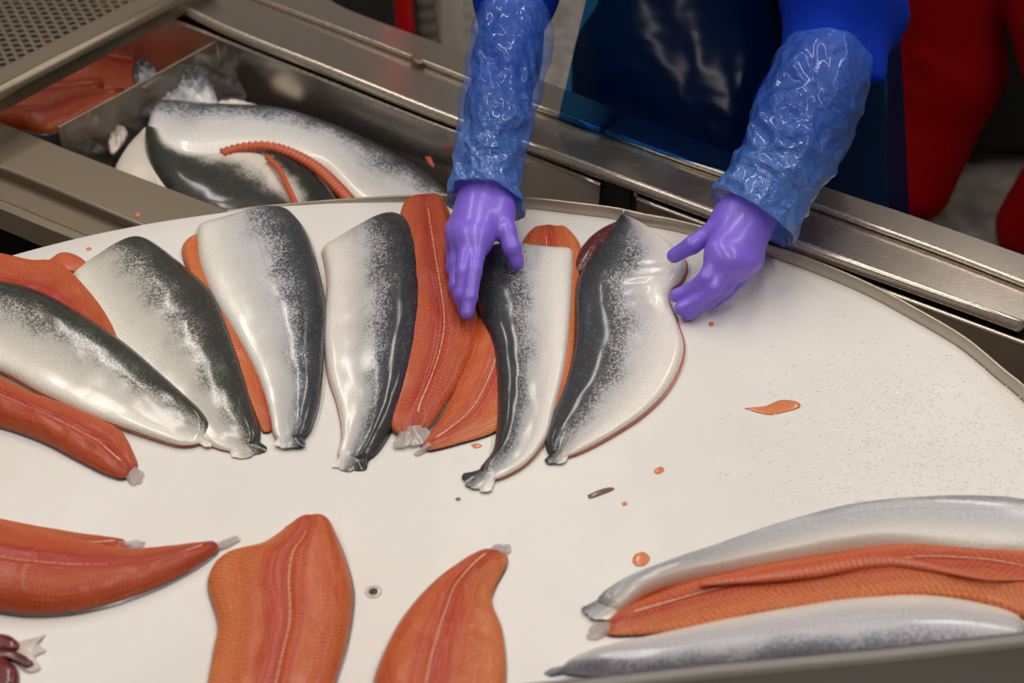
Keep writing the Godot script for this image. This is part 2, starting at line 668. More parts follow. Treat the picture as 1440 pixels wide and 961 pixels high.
func along(s: float, head: float, tail: float, thin: float) -> float:
	# thickness along the length: blunt cut at the head, tapering to the tail
	var a := clampf(s / head, 0.0, 1.0)
	var b := clampf((1.0 - s) / tail, 0.0, 1.0)
	return (0.18 + 0.82 * sqrt(1.0 - (1.0 - a) * (1.0 - a))) * (0.12 + 0.88 * sqrt(1.0 - (1.0 - b) * (1.0 - b))) * lerpf(1.0, thin, smoothstep(0.25, 1.0, s))

# o: level (lift at head), level1 (lift at tail), t (thickest), out (how far the edges are pushed out), drop (0..1 share of height), kind
func sheet(e: Array, o: Dictionary, shape: Callable, out := 0.0, nv := 30, out0 := 0.0) -> ArrayMesh:
	var n: int = e[0].size() - 1
	var vs := across_samples(nv)
	var rows := []
	var uvs := []
	var low := []
	for i in n + 1:
		var s := float(i) / n
		var a: Vector3 = e[0][i]
		var b: Vector3 = e[1][i]
		var dir := (b - a).normalized()
		var wide := a.distance_to(b)
		var q: float = clampf((s - (1.0 - 0.45 * wide / o.get("length", 0.5))) / (0.45 * wide / o.get("length", 0.5)), 0.0, 1.0)
		var q0 := clampf((0.03 - s) / 0.03, 0.0, 1.0)
		var pull: float = wide * (0.34 * (1.0 - sqrt(1.0 - q * q)) * o.get("blunt", 1.0) + 0.07 * (1.0 - sqrt(1.0 - q0 * q0)))
		a -= dir * (out0 - pull)
		b += dir * (out - pull)
		var row := PackedVector3Array()
		var uv := PackedVector2Array()
		var under := PackedVector3Array()
		for v in vs:
			var p := a.lerp(b, v)
			var base: float = p.y + lerpf(o.get("lift0", 0.0), o.get("lift1", 0.0), s)
			p.y = base + shape.call(s, v)
			row.append(p)
			uv.append(Vector2(s, lerpf(o.get("v0", 0.0), 1.0, v)))
			p.y = base + minf(0.0008, shape.call(s, v))
			under.append(p)
		rows.append(row)
		uvs.append(uv)
		low.append(under)
	var st := grid_mesh(rows, uvs)
	add_grid(st, low, uvs, true, rows.size() * (nv + 1))
	# close the two ends
	for side in [0, n]:
		var base := 0
		var w := nv + 1
		for j in nv:
			var a0: int = side * w + j
			var b0: int = (n + 1) * w + side * w + j
			for k in ([a0, b0, a0 + 1, a0 + 1, b0, b0 + 1] if side == 0 else [a0, a0 + 1, b0, a0 + 1, b0 + 1, b0]):
				st.add_index(k)
	return finish(st)

func wobble(seed_: int) -> FastNoiseLite:
	var n := FastNoiseLite.new()
	n.seed = seed_
	n.frequency = 1.0
	n.fractal_octaves = 2
	return n

func tail_piece(root: Node3D, e: Array, length: float, lift: float, spread: float, m: Material, seed_: int, own_uv := false):
	# ragged stub of the tail: lobes that fan out from the narrow end
	var n: int = e[0].size() - 1
	var a: Vector3 = e[0][n]
	var b: Vector3 = e[1][n]
	var mid := (a + b) * 0.5
	var back: Vector3 = (e[0][n - 6] + e[1][n - 6]) * 0.5
	var d := (mid - back).normalized()
	d.y = 0
	var r := RandomNumberGenerator.new()
	r.seed = seed_
	var rows := []
	var uvs := []
	var cols := 22
	var reach := []
	for j in cols + 1:
		reach.append(0.014 + length * (0.35 + 0.60 * sqrt(maxf(1.0 - pow(2.0 * j / cols - 1.0, 2.0), 0.0)) + 0.09 * sin(j * 0.55 + seed_) + 0.05 * sin(j * 1.2 + seed_ * 2.0)) + r.randf_range(-0.0008, 0.0008))
	for i in 7:
		var t := i / 6.0
		var row := PackedVector3Array()
		var uv := PackedVector2Array()
		for j in cols + 1:
			var v := float(j) / cols
			var w := (b - a) * ((v - 0.5) * (0.78 + spread * t))
			var edge_h := 0.008 * (1.0 - t) * sqrt(maxf(1.0 - pow(2.0 * v - 1.0, 2.0), 0.0))
			row.append(mid + w + d * (reach[j] * t - 0.012) + Vector3(0, lift + 0.0025 + edge_h + 0.0004 * sin(j * 0.7 + i), 0))
			uv.append(Vector2(0.955 + 0.04 * t, v) if own_uv else Vector2(v, t) * 0.4)
		rows.append(row)
		uvs.append(uv)
	var low := []
	for i in rows.size():
		var row := PackedVector3Array()
		for p in rows[i]:
			row.append(Vector3(p.x, minf(p.y - 0.0015, mid.y + lift + 0.001), p.z))
		low.append(row)
	var st := grid_mesh(rows, uvs)
	add_grid(st, low, uvs, true, rows.size() * (cols + 1))
	obj("tail_stub", finish(st), m, root)

func skin_up(called: String, label: String, group: String, a: Array, b: Array, look: String, o := {}) -> Node3D:
	var level: float = o.get("level", 0.0)
	var e := edges(a, b, level, o.get("n", 80))
	var mid: Vector3 = (e[0][40] + e[1][40]) * 0.5
	var root := thing(called, label, "fish fillet", Vector3(mid.x, TOP + level, mid.z), group)
	var T: float = o.get("t", 0.03)
	var wn := wobble(o.get("seed", 1))
	var amp: float = o.get("wave", 0.0011)
	var belly: float = o.get("belly", 0.45)
	var head: float = o.get("head", 0.05)
	var tail: float = o.get("tail", 0.10)
	var dents: Array = o.get("dents", [])
	var top := func(s, v):
		var h: float = T * along(s, head, tail, o.get("thin", 0.62)) * lerpf(1.0, belly, smoothstep(0.30, 0.95, v)) * bulge(v, o.get("round0", 0.30), o.get("round1", 0.10))
		h += amp * wn.get_noise_2d(s * 5.0, v * 2.2) * bulge(v, 0.3, 0.3)
		for q in o.get("ripples", []):
			h += q[3] * sin((s + v * 0.15) * q[4]) * exp(-(pow((s - q[0]) / q[2], 2.0) + pow((v - q[1]) / (q[2] * 1.8), 2.0)))
		for q in dents:
			h -= q[3] * exp(-(pow((s - q[0]) / q[2], 2.0) + pow((v - q[1]) / (q[2] * 1.6), 2.0)))
		return maxf(h, 0.0012) + 0.002
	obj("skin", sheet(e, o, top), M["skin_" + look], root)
	var under := func(s, v): return maxf(top.call(s, v) * 0.38 - 0.001, 0.001)
	obj("flesh", sheet(e, o, under, o.get("rim", 0.0012), 16, -0.004), M.cut_flesh, root)
	if o.get("stub", 0.03) > 0.0:
		tail_piece(root, e, o.get("stub", 0.03), o.get("lift1", 0.0), o.get("fan", 0.15), M["skin_" + look], o.get("seed", 1), true)
	return root

func flesh_up(called: String, label: String, group: String, a: Array, b: Array, look: String, o := {}) -> Node3D:
	var level: float = o.get("level", 0.0)
	var e := edges(a, b, level, o.get("n", 80))
	var mid: Vector3 = (e[0][40] + e[1][40]) * 0.5
	var root := thing(called, label, "fish fillet", Vector3(mid.x, TOP + level, mid.z), group)
	var T: float = o.get("t", 0.028)
	var wn := wobble(o.get("seed", 1))
	var amp: float = o.get("wave", 0.0018)
	var belly: float = o.get("belly", 0.42)
	var head: float = o.get("head", 0.06)
	var tail: float = o.get("tail", 0.12)
	var top := func(s, v):
		var h: float = T * along(s, head, tail, o.get("thin", 0.5)) * lerpf(1.0, belly, smoothstep(0.5, 0.95, v)) * bulge(v, o.get("round0", 0.28), o.get("round1", 0.16))
		# the two loins part along the middle line
		var taper: float = (1.0 - smoothstep(0.8, 1.0, s)) * smoothstep(0.0, 0.10, s)
		h -= T * 0.16 * exp(-pow((v - 0.45) / 0.035, 2.0)) * taper
		h += T * 0.10 * exp(-pow((v - 0.34) / 0.07, 2.0)) * taper
		h -= T * 0.07 * exp(-pow((v - 0.62) / 0.05, 2.0)) * taper
		h += amp * wn.get_noise_2d(s * 6.0, v * 2.0) * bulge(v, 0.3, 0.3)
		# the belly flap ripples
		h += 0.0014 * smoothstep(0.75, 0.95, v) * (0.5 + 0.5 * sin(s * 21.0 + o.get("seed", 1))) * bulge(v, 0.3, 0.06)
		return maxf(h, 0.001) + 0.003
	var fl := obj("flesh", sheet(e, o, top), M[look], root)
	var under := func(s, v): return maxf(top.call(s, v) * 0.35 - 0.002, 0.001)
	obj("skin", sheet(e, o, under, o.get("rim", 0.0012), 14, o.get("rim0", 0.002)), M.grey_skin, root)
	# the row of pin bones along the middle line
	var path := []
	var rad := []
	var k0 := int(0.10 * 80)
	for i in range(k0, 76):
		var s := i / 80.0
		var v := 0.425
		var p: Vector3 = e[0][i].lerp(e[1][i], v)
		p.y += lerpf(o.get("lift0", 0.0), o.get("lift1", 0.0), s) + top.call(s, v) - 0.0002
		path.append(p)
		rad.append(0.0003 + 0.0011 * absf(sin(i * 1.35)) + 0.0010 * smoothstep(0.75, 0.97, s))
	var pb := obj("pin_bone_line", tube_mesh(path, rad, 8), M.pin_bone, fl)
	pb.set_meta("label", "whitish line of pin bones along the middle of the flesh")
	if o.get("stub", 0.03) > 0.0:
		tail_piece(root, e, o.get("stub", 0.03), o.get("lift1", 0.0), o.get("fan", 0.3), M.tail_membrane, o.get("seed", 1))
	return root

# flat-lying lump traced by an outline: scraps, flaps
func lump(outline: Array, level: float, t: float, rough := 0.0, rings := 9) -> ArrayMesh:
	var ps := pts(outline, level)
	ps.append(ps[0])
	var n := 40
	var edge := smooth(ps, n)
	var wn := wobble(17)
	var c := Vector3.ZERO
	for i in n:
		c += edge[i]
	c /= n
	var rows := []
	var uvs := []
	for i in rings + 1:
		var f := 1.0 - float(i) / rings
		var row := PackedVector3Array()
		var uv := PackedVector2Array()
		for j in n + 1:
			var p: Vector3 = c.lerp(edge[j], f)
			var up := sqrt(maxf(1.0 - f * f, 0.0))
			p.y += t * up * (1.0 + rough * wn.get_noise_2d(p.x * 60.0, p.z * 60.0)) + 0.0006
			row.append(p)
			uv.append(Vector2(p.x, p.z) * 5.0)
		rows.append(row)
		uvs.append(uv)
	# the underside
	var low0 := PackedVector3Array()
	for j in n + 1:
		low0.append(c)
	rows.push_front(low0)
	uvs.push_front(uvs[0])
	return finish(grid_mesh(rows, uvs))

# --- clear plastic and cloth ---
func film_sleeve(path: Array, radii: Array, amp: float, seed_: int, hem: float, tilt: float) -> ArrayMesh:
	# path from the cuff to the elbow; a loose tube of crumpled film whose hem turns inwards at the wrist
	var n := 170
	var sides := 130
	var line := smooth(path, n)
	var nz := FastNoiseLite.new()
	nz.seed = seed_
	nz.noise_type = FastNoiseLite.TYPE_SIMPLEX_SMOOTH
	nz.fractal_type = FastNoiseLite.FRACTAL_RIDGED
	nz.fractal_octaves = 2
	nz.frequency = 0.85
	var away := Vector3(0.35, -0.55, -0.75)
	var big := wobble(seed_ + 4)
	var rows := []
	var uvs := []
	var side := Vector3.ZERO
	for i in range(-12, n + 1):
		var k := absi(i) if i < 0 else i
		var s := float(k) / n
		var d: Vector3 = (line[mini(k + 1, n)] - line[maxi(k - 1, 0)]).normalized()
		if side == Vector3.ZERO:
			side = d.cross(Vector3.UP).normalized()
		else:
			side = (side - d * side.dot(d)).normalized()
		var up := d.cross(side)
		var x := s * (radii.size() - 1)
		var j := mini(int(x), radii.size() - 2)
		var r := lerpf(radii[j], radii[j + 1], smoothstep(0.0, 1.0, x - j))
		var row := PackedVector3Array()
		var uv := PackedVector2Array()
		for q in sides + 1:
			var th := TAU * q / sides
			var c := Vector2(cos(th), sin(th))
			var w := nz.get_noise_3d(c.x * 1.3 + s * 2.2, c.y * 1.3 - s * 1.2, s * 4.6)
			var b := big.get_noise_3d(c.x * 0.9, c.y * 0.9, s * 3.0)
			var ruffle: float = sin(th * 9.0 + 5.0 * b) * 0.0022 * (1.0 - smoothstep(0.04, 0.16, s))
			var rr := r + amp * (w - 0.2) * (0.5 + 0.5 * smoothstep(0.95, 0.4, s)) + b * 0.008 + ruffle
			if i < 0:
				rr *= 1.0 - (1.0 - hem) * smoothstep(0.0, 1.0, k / 12.0)
			var radial := side * c.x + up * c.y
			row.append(line[k] + radial * rr - d * tilt * rr * radial.dot(away) * (1.0 - smoothstep(0.0, 0.3, s)))
			uv.append(Vector2(float(q) / sides * 2.0, s * 2.0))
		rows.append(row)
		uvs.append(uv)
	var st := SurfaceTool.new()
	st.begin(Mesh.PRIMITIVE_TRIANGLES)
	st.set_smooth_group(0)
	var w := sides + 1
	for i in rows.size():
		var s := absf(i - 12.0) / n
		st.set_color(Color(1, 1, 1, lerpf(0.80, 0.36, smoothstep(0.05, 0.60, s))))
		for j in w:
			st.set_uv(uvs[i][j])
			st.add_vertex(rows[i][j])
	for i in rows.size() - 1:
		for j in sides:
			var a := i * w + j
			for k in [a, a + w, a + 1, a + 1, a + w, a + w + 1]:
				st.add_index(k)
	return finish(st)

func draped(top: Array, bottom: Array, n: int, m: int, sag: Callable) -> ArrayMesh:
	var a := smooth(top, n)
	var b := smooth(bottom, n)
	var rows := []
	var uvs := []
	for i in m + 1:
		var t := float(i) / m
		var row := PackedVector3Array()
		var uv := PackedVector2Array()
		for j in n + 1:
			var s := float(j) / n
			row.append(a[j].lerp(b[j], t) + sag.call(s, t))
			uv.append(Vector2(s, t) * 3.0)
		rows.append(row)
		uvs.append(uv)
	return finish(grid_mesh(rows, uvs))

func chain(bones: Array, ps: Array, rs: Array, k := -1.0):
	for i in ps.size() - 1:
		var b := [ps[i], ps[i + 1], rs[i], rs[i + 1]]
		if k > 0.0:
			b.append(k)
		bones.append(b)

func hand_bones(j: Dictionary) -> Array:
	# j: wrist [px, py, h], four fingers of four joints, thumb of four
	var q := func(a): return pt(a[0], a[1], a[2])
	var bones := []
	var w: Vector3 = q.call(j.wrist)
	var up: Vector3 = q.call(j.arm)
	bones.append([up, w, 0.040, 0.037])
	var rs := {"index": [0.0180, 0.0135, 0.0124, 0.0112], "middle": [0.0180, 0.0135, 0.0124, 0.0110], "ring": [0.0170, 0.0128, 0.0117, 0.0105], "pinky": [0.0155, 0.0115, 0.0105, 0.0096]}
	var knuckles := []
	for f in ["index", "middle", "ring", "pinky"]:
		var ps := []
		for a in j[f]:
			ps.append(q.call(a))
		knuckles.append(ps[0])
		bones.append([w.lerp(ps[0], 0.10), ps[0], 0.032, rs[f][0], 0.028])
		chain(bones, ps, rs[f], 0.005)
	for i in 3:
		bones.append([knuckles[i], knuckles[i + 1], 0.0165, 0.0160, 0.020])
	var th := []
	for a in j.thumb:
		th.append(q.call(a))
	bones.append([w, th[0], 0.033, 0.024, 0.024])
	bones.append([th[0], th[1], 0.023, 0.0170, 0.014])
	bones.append([th[0], knuckles[0], 0.020, 0.015, 0.024])
	bones.append([th[1], th[2], 0.0170, 0.0148, 0.006])
	bones.append([th[2], th[3], 0.0148, 0.0126, 0.006])
	return bones

func lamp_at(x: float, z: float, energy: float, label: String):
	var at := Vector3(x, 3.9, z)
	var o := thing("ceiling_light", label, "ceiling light", at, "ceiling lights")
	obj("housing", box_mesh(at, Vector3(0.26, 0.07, 1.5), 0.0, 0.01), M.white_panel, o)
	obj("diffuser", box_mesh(at + Vector3(0, -0.045, 0), Vector3(0.20, 0.02, 1.44), 0.0, 0.004), M.lamp, o)
	var l := AreaLight3D.new()
	l.name = "lamp"
	l.area_size = Vector2(0.20, 1.44)
	l.light_energy = energy
	l.light_color = Color(1.0, 0.97, 0.94)
	l.area_range = 14.0
	l.area_attenuation = 2.0
	l.shadow_enabled = true
	l.position = Vector3(0, -0.062, 0)
	l.rotation_degrees = Vector3(-90, 0, 0)
	o.add_child(l, true)

func _ready():
	rng.seed = 4
	# camera
	var cam := Camera3D.new()
	cam.name = "camera"
	cam.position = Vector3(0, CAM_Y, 0)
	cam.rotation_degrees = Vector3(-PITCH, 0, 0)
	cam.fov = rad_to_deg(2.0 * atan(480.5 / F))
	cam.near = 0.05
	cam.far = 60.0
	var lens := CameraAttributesPhysical.new()
	lens.frustum_focal_length = 12.0 / (480.5 / F)
	lens.frustum_focus_distance = 2.55
	lens.frustum_near = 0.05
	lens.frustum_far = 60.0
	lens.exposure_aperture = 2.8
	cam.attributes = lens
	add_child(cam)
	cam.current = true
	# surroundings and exposure
	var we := WorldEnvironment.new()
	we.name = "world"
	var env := Environment.new()
	env.background_mode = Environment.BG_COLOR
	env.background_color = Color(0.25, 0.25, 0.26)
	env.tonemap_mode = Environment.TONE_MAPPER_LINEAR
	env.tonemap_exposure = 1.04
	env.sdfgi_enabled = true
	env.ssao_enabled = true
	env.ssil_enabled = true
	we.environment = env
	add_child(we)
	make_materials()
	# lamps: rows of ceiling lights
	var depth := ["above the floor behind the counter", "above the counter", "above the near side of the table"]
	var across := ["left", "middle", "right"]
	for i in 3:
		for j in 3:
			lamp_at(-1.7 + 1.8 * j, -4.6 + 1.9 * i, 1.55, "long white ceiling light, %s one of the row %s" % [across[j], depth[i]])
	# the hall
	struct("floor", box_mesh(Vector3(0, -0.05, -2.5), Vector3(10.2, 0.1, 10.2)), M.floor)
	struct("ceiling", box_mesh(Vector3(0, 4.05, -2.5), Vector3(10.2, 0.1, 10.2)), M.ceiling)
	struct("wall_back", box_mesh(Vector3(0, 2.0, -7.55), Vector3(10.2, 4.0, 0.1)), M.wall)
	struct("wall_front", box_mesh(Vector3(0, 2.0, 2.55), Vector3(10.2, 4.0, 0.1)), M.wall)
	struct("wall_left", box_mesh(Vector3(-5.05, 2.0, -2.5), Vector3(0.1, 4.0, 10.0)), M.wall)
	struct("wall_right", box_mesh(Vector3(5.05, 2.0, -2.5), Vector3(0.1, 4.0, 10.0)), M.wall)
	build_table()
	build_rails()
	build_bin()
	build_background()
	build_fillets()
	build_bin_fillets()
	build_worker()
	build_scraps()

# --- the round cutting table ---
func build_table():
	var arc := [[-330, 520], [-180, 432], [-90, 394], [2, 363], [107, 335], [195, 316.7], [240, 309], [320, 297.5], [367, 291.7], [440, 287], [483, 285], [567, 283.7], [650, 286], [737, 292.5], [803, 300], [862, 307.5], [905, 316.7], [960, 327.5], [1068, 356.7], [1143, 382.5], [1220, 415.5], [1285, 450.5], [1351, 490], [1407, 536.7], [1440, 564.8], [1530, 660], [1600, 780], [1640, 960], [1600, 1130]]
	var edge := smooth(pts(arc, 0.0), 160)
	var near := [pt(1250, 1260, 0), pt(700, 1300, 0), pt(100, 1260, 0), pt(-300, 1040, 0), pt(-420, 760, 0)]
	var rest := smooth([edge[160]] + near + [edge[0]], 90)
	var ring: Array = edge + rest.slice(1, 90)
	var table := thing("cutting_table", "wide white plastic cutting table with curved edge and raised steel rim, strewn with salmon fillets", "table", Vector3(0, 0, -1.9))
	# board: top with a rounded edge, thickness 25 mm
	var c := Vector3(0, TOP, -1.75)
	var n := ring.size()
	var rows := []
	var uvs := []
	for lev in [[0.0, 0.0], [0.25, 0.0], [0.5, 0.0], [0.75, 0.0], [0.92, 0.0], [-0.003, 0.0], [-0.001, -0.0008], [0.0, -0.003], [0.0, -0.025]]:
		var row := PackedVector3Array()
		var uv := PackedVector2Array()
		for j in n + 1:
			var p: Vector3 = ring[j % n]
			var d := p - c
			d.y = 0
			var q: Vector3 = c + d * lev[0] if lev[0] > 0.0 or (lev[0] == 0.0 and lev[1] == 0.0) else p + d.normalized() * lev[0]
			q.y = TOP + lev[1]
			row.append(q)
			uv.append(Vector2(q.x, q.z))
		rows.append(row)
		uvs.append(uv)
	obj("board", finish(grid_mesh(rows, uvs)), M.board, table)
	# rim: a steel band that stands up along the far edge and sinks to the board on the left
	var rim := [[320, 297.3], [400, 286], [483, 278], [567, 273], [625, 272], [737, 276.7], [803, 283], [887, 296], [960, 311.7], [1040, 332], [1115, 356], [1177, 380], [1243, 412.5], [1285, 430], [1351, 471], [1407, 516], [1440, 548], [1530, 640], [1600, 760], [1640, 940]]
	var base := smooth(pts(arc.slice(7, 28), 0.0), 120)
	var band := []
	var outer := []
	for i in 121:
		band.append(base[i])
	# height of the band from the line of its upper edge
	var tops := []
	for q in rim:
		tops.append(Vector2(q[0], q[1]))
	var rows2 := []
	var uv2 := []
	for i in 121:
		var p: Vector3 = base[i]
		var s := i / 120.0
		var h := 0.022 * smoothstep(0.0, 0.30, s)
		var d: Vector3 = (base[mini(i + 1, 120)] - base[maxi(i - 1, 0)]).normalized()
		var nrm := Vector3(d.z, 0, -d.x)
		var row := PackedVector3Array()
		var uv := PackedVector2Array()
		for q in [[0.0008, -0.02], [0.0008, h - 0.001], [0.0016, h], [0.0048, h], [0.0058, h - 0.001], [0.0058, -0.12]]:
			row.append(p + nrm * q[0] + Vector3(0, q[1], 0))
			uv.append(Vector2(s * 4.0, q[1]))
		rows2.append(row)
		uv2.append(uv)
	var rim_band := obj("rim", finish(grid_mesh(rows2, uv2)), M.steel, table)
	var js := pt(876, 303, 0.012)
	obj("rim_joint", box_mesh(js + Vector3(0, 0.0, 0.0), Vector3(0.003, 0.022, 0.006), 0.3, 0.0006), M.steel_bright, rim_band)
	# base under the board
	obj("pedestal", tube_mesh([Vector3(-0.05, 0.0, -1.7), Vector3(-0.05, 0.06, -1.7), Vector3(-0.05, 0.07, -1.7), Vector3(-0.05, TOP - 0.026, -1.7)], [0.35, 0.35, 0.12, 0.12], 24), M.steel_dark, table)
	# screw near the middle
	var sc := pt(525, 833, 0)
	var screw := tube_mesh([sc + Vector3(0, -0.002, 0), sc + Vector3(0, 0.0012, 0), sc + Vector3(0, 0.0022, 0)], [0.0062, 0.0062, 0.0045], 20)
	obj("screw", screw, M.steel_dark, table)
	obj("screw_washer", tube_mesh([sc + Vector3(0, -0.002, 0), sc + Vector3(0, 0.0005, 0), sc + Vector3(0, 0.0009, 0)], [0.0115, 0.0115, 0.010], 24), M.membrane, table)
	# near guard rail, close to the lens
	var fr := [pt(520, 985, 0.16), pt(760, 960, 0.16), pt(1000, 933, 0.16), pt(1240, 911, 0.16), pt(1560, 876, 0.16)]
	var bk := []
	for p in fr:
		bk.append(p + Vector3(0.001, 0, 0.018))
	var g := thing("guard_rail", "blurred grey steel rail crossing the bottom right corner in front of the table", "rail", Vector3(0.5, 0, -1.2))
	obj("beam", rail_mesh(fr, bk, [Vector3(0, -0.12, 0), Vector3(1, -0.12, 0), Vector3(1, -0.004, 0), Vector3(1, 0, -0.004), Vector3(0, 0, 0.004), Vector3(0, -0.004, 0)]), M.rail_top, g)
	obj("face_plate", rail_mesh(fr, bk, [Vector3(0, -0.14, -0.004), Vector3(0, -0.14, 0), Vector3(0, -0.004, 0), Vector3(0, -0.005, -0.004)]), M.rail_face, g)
	for k in [0, 4]:
		var p: Vector3 = (fr[k] + bk[k]) * 0.5
		obj("foot", box_mesh(Vector3(p.x, TOP + (p.y - 0.12 - TOP) * 0.5, p.z), Vector3(0.03, p.y - 0.12 - TOP, 0.016), 0.0, 0.002), M.rail_face, g)

func line_px(a: Array, h: float, n := 24) -> Array:
	return smooth(pts(a, h), n)

# --- the steel counter behind the table ---
func build_rails():
	var h := 0.03
	var lip := [[150, -52], [300, 30], [460, 94.5], [632, 163], [748, 203], [900, 258.7], [1001, 296], [1129, 343], [1280, 397], [1436, 453]]
	var lip_l := lip
	var back := [[230, -52], [367, 0], [500, 50], [646.6, 107], [766, 154], [844, 182], [960, 224.5], [1016, 244], [1159, 294], [1342, 360], [1520, 430]]
	var far := [[455, -10], [491, 14], [654, 74], [760, 112], [860, 150], [960, 188], [1163, 263], [1275, 300], [1440, 358], [1530, 390]]
	var f := line_px(lip, h)
	var b := line_px(back, h)
	# front channel: plate with a rounded front edge
	var ledge := thing("steel_ledge", "long flat steel ledge with rounded front edge running behind the white table", "ledge", pt(700, 190, h))
	obj("plate", rail_mesh(f, b, [Vector3(0, -0.006, 0.004), Vector3(1, -0.006, 0), Vector3(1, 0, 0), Vector3(0, 0, 0.004)]), M.steel_wet, ledge)
	obj("front_edge", rail_mesh(f, b, tube_profile(0.0, -0.008, 0.010, 0.012), true), M.steel_bright, ledge)
	var wall_f := []
	for p in f:
		wall_f.append(p + Vector3(0, 0, 0))
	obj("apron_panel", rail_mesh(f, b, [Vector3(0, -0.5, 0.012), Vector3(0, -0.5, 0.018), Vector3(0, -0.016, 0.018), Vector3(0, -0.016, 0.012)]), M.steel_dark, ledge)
	# raised back rail in two lengths with a gap between them
	var cuts := [[back.slice(0, 5) + [[843, 181.6]], far.slice(0, 4) + [[868, 153]]], [[[852, 185.4]] + back.slice(6), [[884, 158]] + far.slice(5)]]
	var labels := ["raised steel back plate left of the dark gap, behind the left glove", "raised steel back plate right of the dark gap, partly under the blue apron"]
	for i in 2:
		var bl := line_px(cuts[i][0], h + 0.008)
		var fl := line_px(cuts[i][1], h + 0.008)
		var t := thing("back_plate", labels[i], "steel plate", bl[12], "steel back plates")
		obj("plate", rail_mesh(bl, fl, rect_profile(0.0, 1.0, -0.0075, 0.0)), M.steel_wet, t)
		obj("edge_strip", rail_mesh(bl, fl, tube_profile(0.0, -0.001, 0.0055, 0.006, 12), true), M.steel_bright, t)

func build_bin():
	# far wall of the trough with its own bright lip
	var lipline := [[130, -20], [250, 31], [300, 51], [460, 115], [634, 184], [748, 221], [844, 260], [960, 304], [1100, 356], [1250, 412], [1440, 483], [1560, 528]]
	var l1 := line_px(lipline.slice(0, 7), 0.0)
	var l2 := line_px([[896, 280]] + lipline.slice(7), 0.0)
	var labels := ["steel trough wall behind the piled fillets, left of the black block", "steel trough wall right of the black block, dipping under the table rim"]
	var k := 0
	for l in [l1, l2]:
		var bk := []
		for p in l:
			bk.append(p + Vector3(0.3, 0, -0.45).normalized() * 0.02)
		var t := thing("trough_wall", labels[k], "trough wall", l[12], "trough walls")
		obj("panel", rail_mesh(l, bk, [Vector3(0, -0.34, -0.02), Vector3(0, -0.34, -0.016), Vector3(0, -0.002, 0.003), Vector3(0, -0.002, 0.0)]), M.steel_wet, t)
		obj("lip", rail_mesh(l, bk, tube_profile(0.0, 0.0, 0.0045, 0.0045, 10), true), M.steel_bright, t)
		k += 1
	var c := pt(870, 282, -0.03)
	var bb := thing("plastic_block", "dark grey plastic block between two lengths of the steel trough wall", "block", c)
	obj("block", box_mesh(c + Vector3(0, 0.0, -0.01), Vector3(0.07, 0.07, 0.03), -0.62, 0.004), M.black_plastic, bb)
	obj("bolt", box_mesh(pt(895, 272, 0.004), Vector3(0.008, 0.012, 0.008), -0.62, 0.001), M.steel_bright, bb)
	# floor of the trough
	var a := [pt(-260, 160, -0.3), pt(120, 330, -0.3), pt(700, 520, -0.3), pt(1100, 640, -0.3)]
	var b2 := [pt(60, -120, -0.3), pt(350, 0, -0.3), pt(750, 180, -0.3), pt(1300, 420, -0.3)]
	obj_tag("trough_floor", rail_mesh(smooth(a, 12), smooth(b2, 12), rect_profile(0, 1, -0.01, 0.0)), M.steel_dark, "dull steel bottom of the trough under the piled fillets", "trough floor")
	# partition across the trough
	var p0 := pt(304, 58, -0.005)
	var p1 := pt(20, 214, -0.005)
	var pw := line_px([[304, 58], [177, 128], [82, 179]], -0.005, 16)
	var pb := []
	for p in pw:
		pb.append(p + Vector3(-0.004, 0, -0.003))
	obj_tag("partition", rail_mesh(pw, pb, rect_profile(0, 1, -0.29, 0.0, 0.001)), M.steel_dull, "thin steel partition across the trough beside the dark red fillets", "partition")
	var lw := wobble(31)
	var top := [pt(318, 62, 0.004), pt(250, 94, 0.004), pt(177, 132, 0.004), pt(90, 180, 0.004)]
	var bot := [pt(338, 140, -0.10), pt(270, 170, -0.12), pt(190, 205, -0.14), pt(105, 250, -0.14)]
	var liner := draped(top, bot, 60, 40, func(s, t): return Vector3(0.006, 0, 0.010) * sin(s * 34.0 + 4.0 * lw.get_noise_2d(s * 3, t * 2)) + Vector3(0.02, 0, 0.02) * t + Vector3(0, 0.008, 0) * lw.get_noise_2d(s * 6, t))
	obj_tag("plastic_liner", liner, M.liner, "crinkled clear plastic liner draped over the steel partition", "plastic liner")
	# near side: stepped steel bars, left of the table
	var e0 := line_px([[-120, 128], [0, 172], [110, 216], [220, 258], [335, 301]], -0.03, 12)
	var e1 := line_px([[-120, 196], [0, 236], [95, 274], [190, 314], [300, 358]], -0.03, 12)
	var e2 := line_px([[-120, 248], [0, 293], [50, 314], [105, 336], [220, 384]], -0.042, 12)
	var t1 := thing("steel_bar", "wide flat steel bar along the near side of the trough, left of the table", "steel bar", e0[5])
	obj("plate", rail_mesh(e1, e0, rect_profile(0, 1, -0.03, 0.0, 0.002)), M.steel_dull, t1)
	obj("ridge", rail_mesh(e1, e0, tube_profile(0.02, -0.001, 0.004, 0.004, 10), true), M.steel, t1)
	obj("side", rail_mesh(e1, e0, [Vector3(0.985, -0.3, 0), Vector3(1, -0.3, 0), Vector3(1, -0.02, 0), Vector3(0.985, -0.02, 0)]), M.steel_dull, t1)
	var t2 := thing("lower_bar", "narrow lower steel bar beneath the wide flat bar at the far left", "steel bar", e1[5])
	obj("plate", rail_mesh(e2, e1, [Vector3(0, -0.05, 0), Vector3(1, -0.05, 0), Vector3(1, -0.010, 0), Vector3(0.35, -0.008, 0), Vector3(0.22, -0.001, 0), Vector3(0, -0.001, 0)]), M.steel_dull, t2)
	var e3 := line_px([[-160, 300], [0, 372], [150, 430]], -0.3, 8)
	var e4 := line_px([[-160, 170], [0, 236], [150, 300]], -0.3, 8)
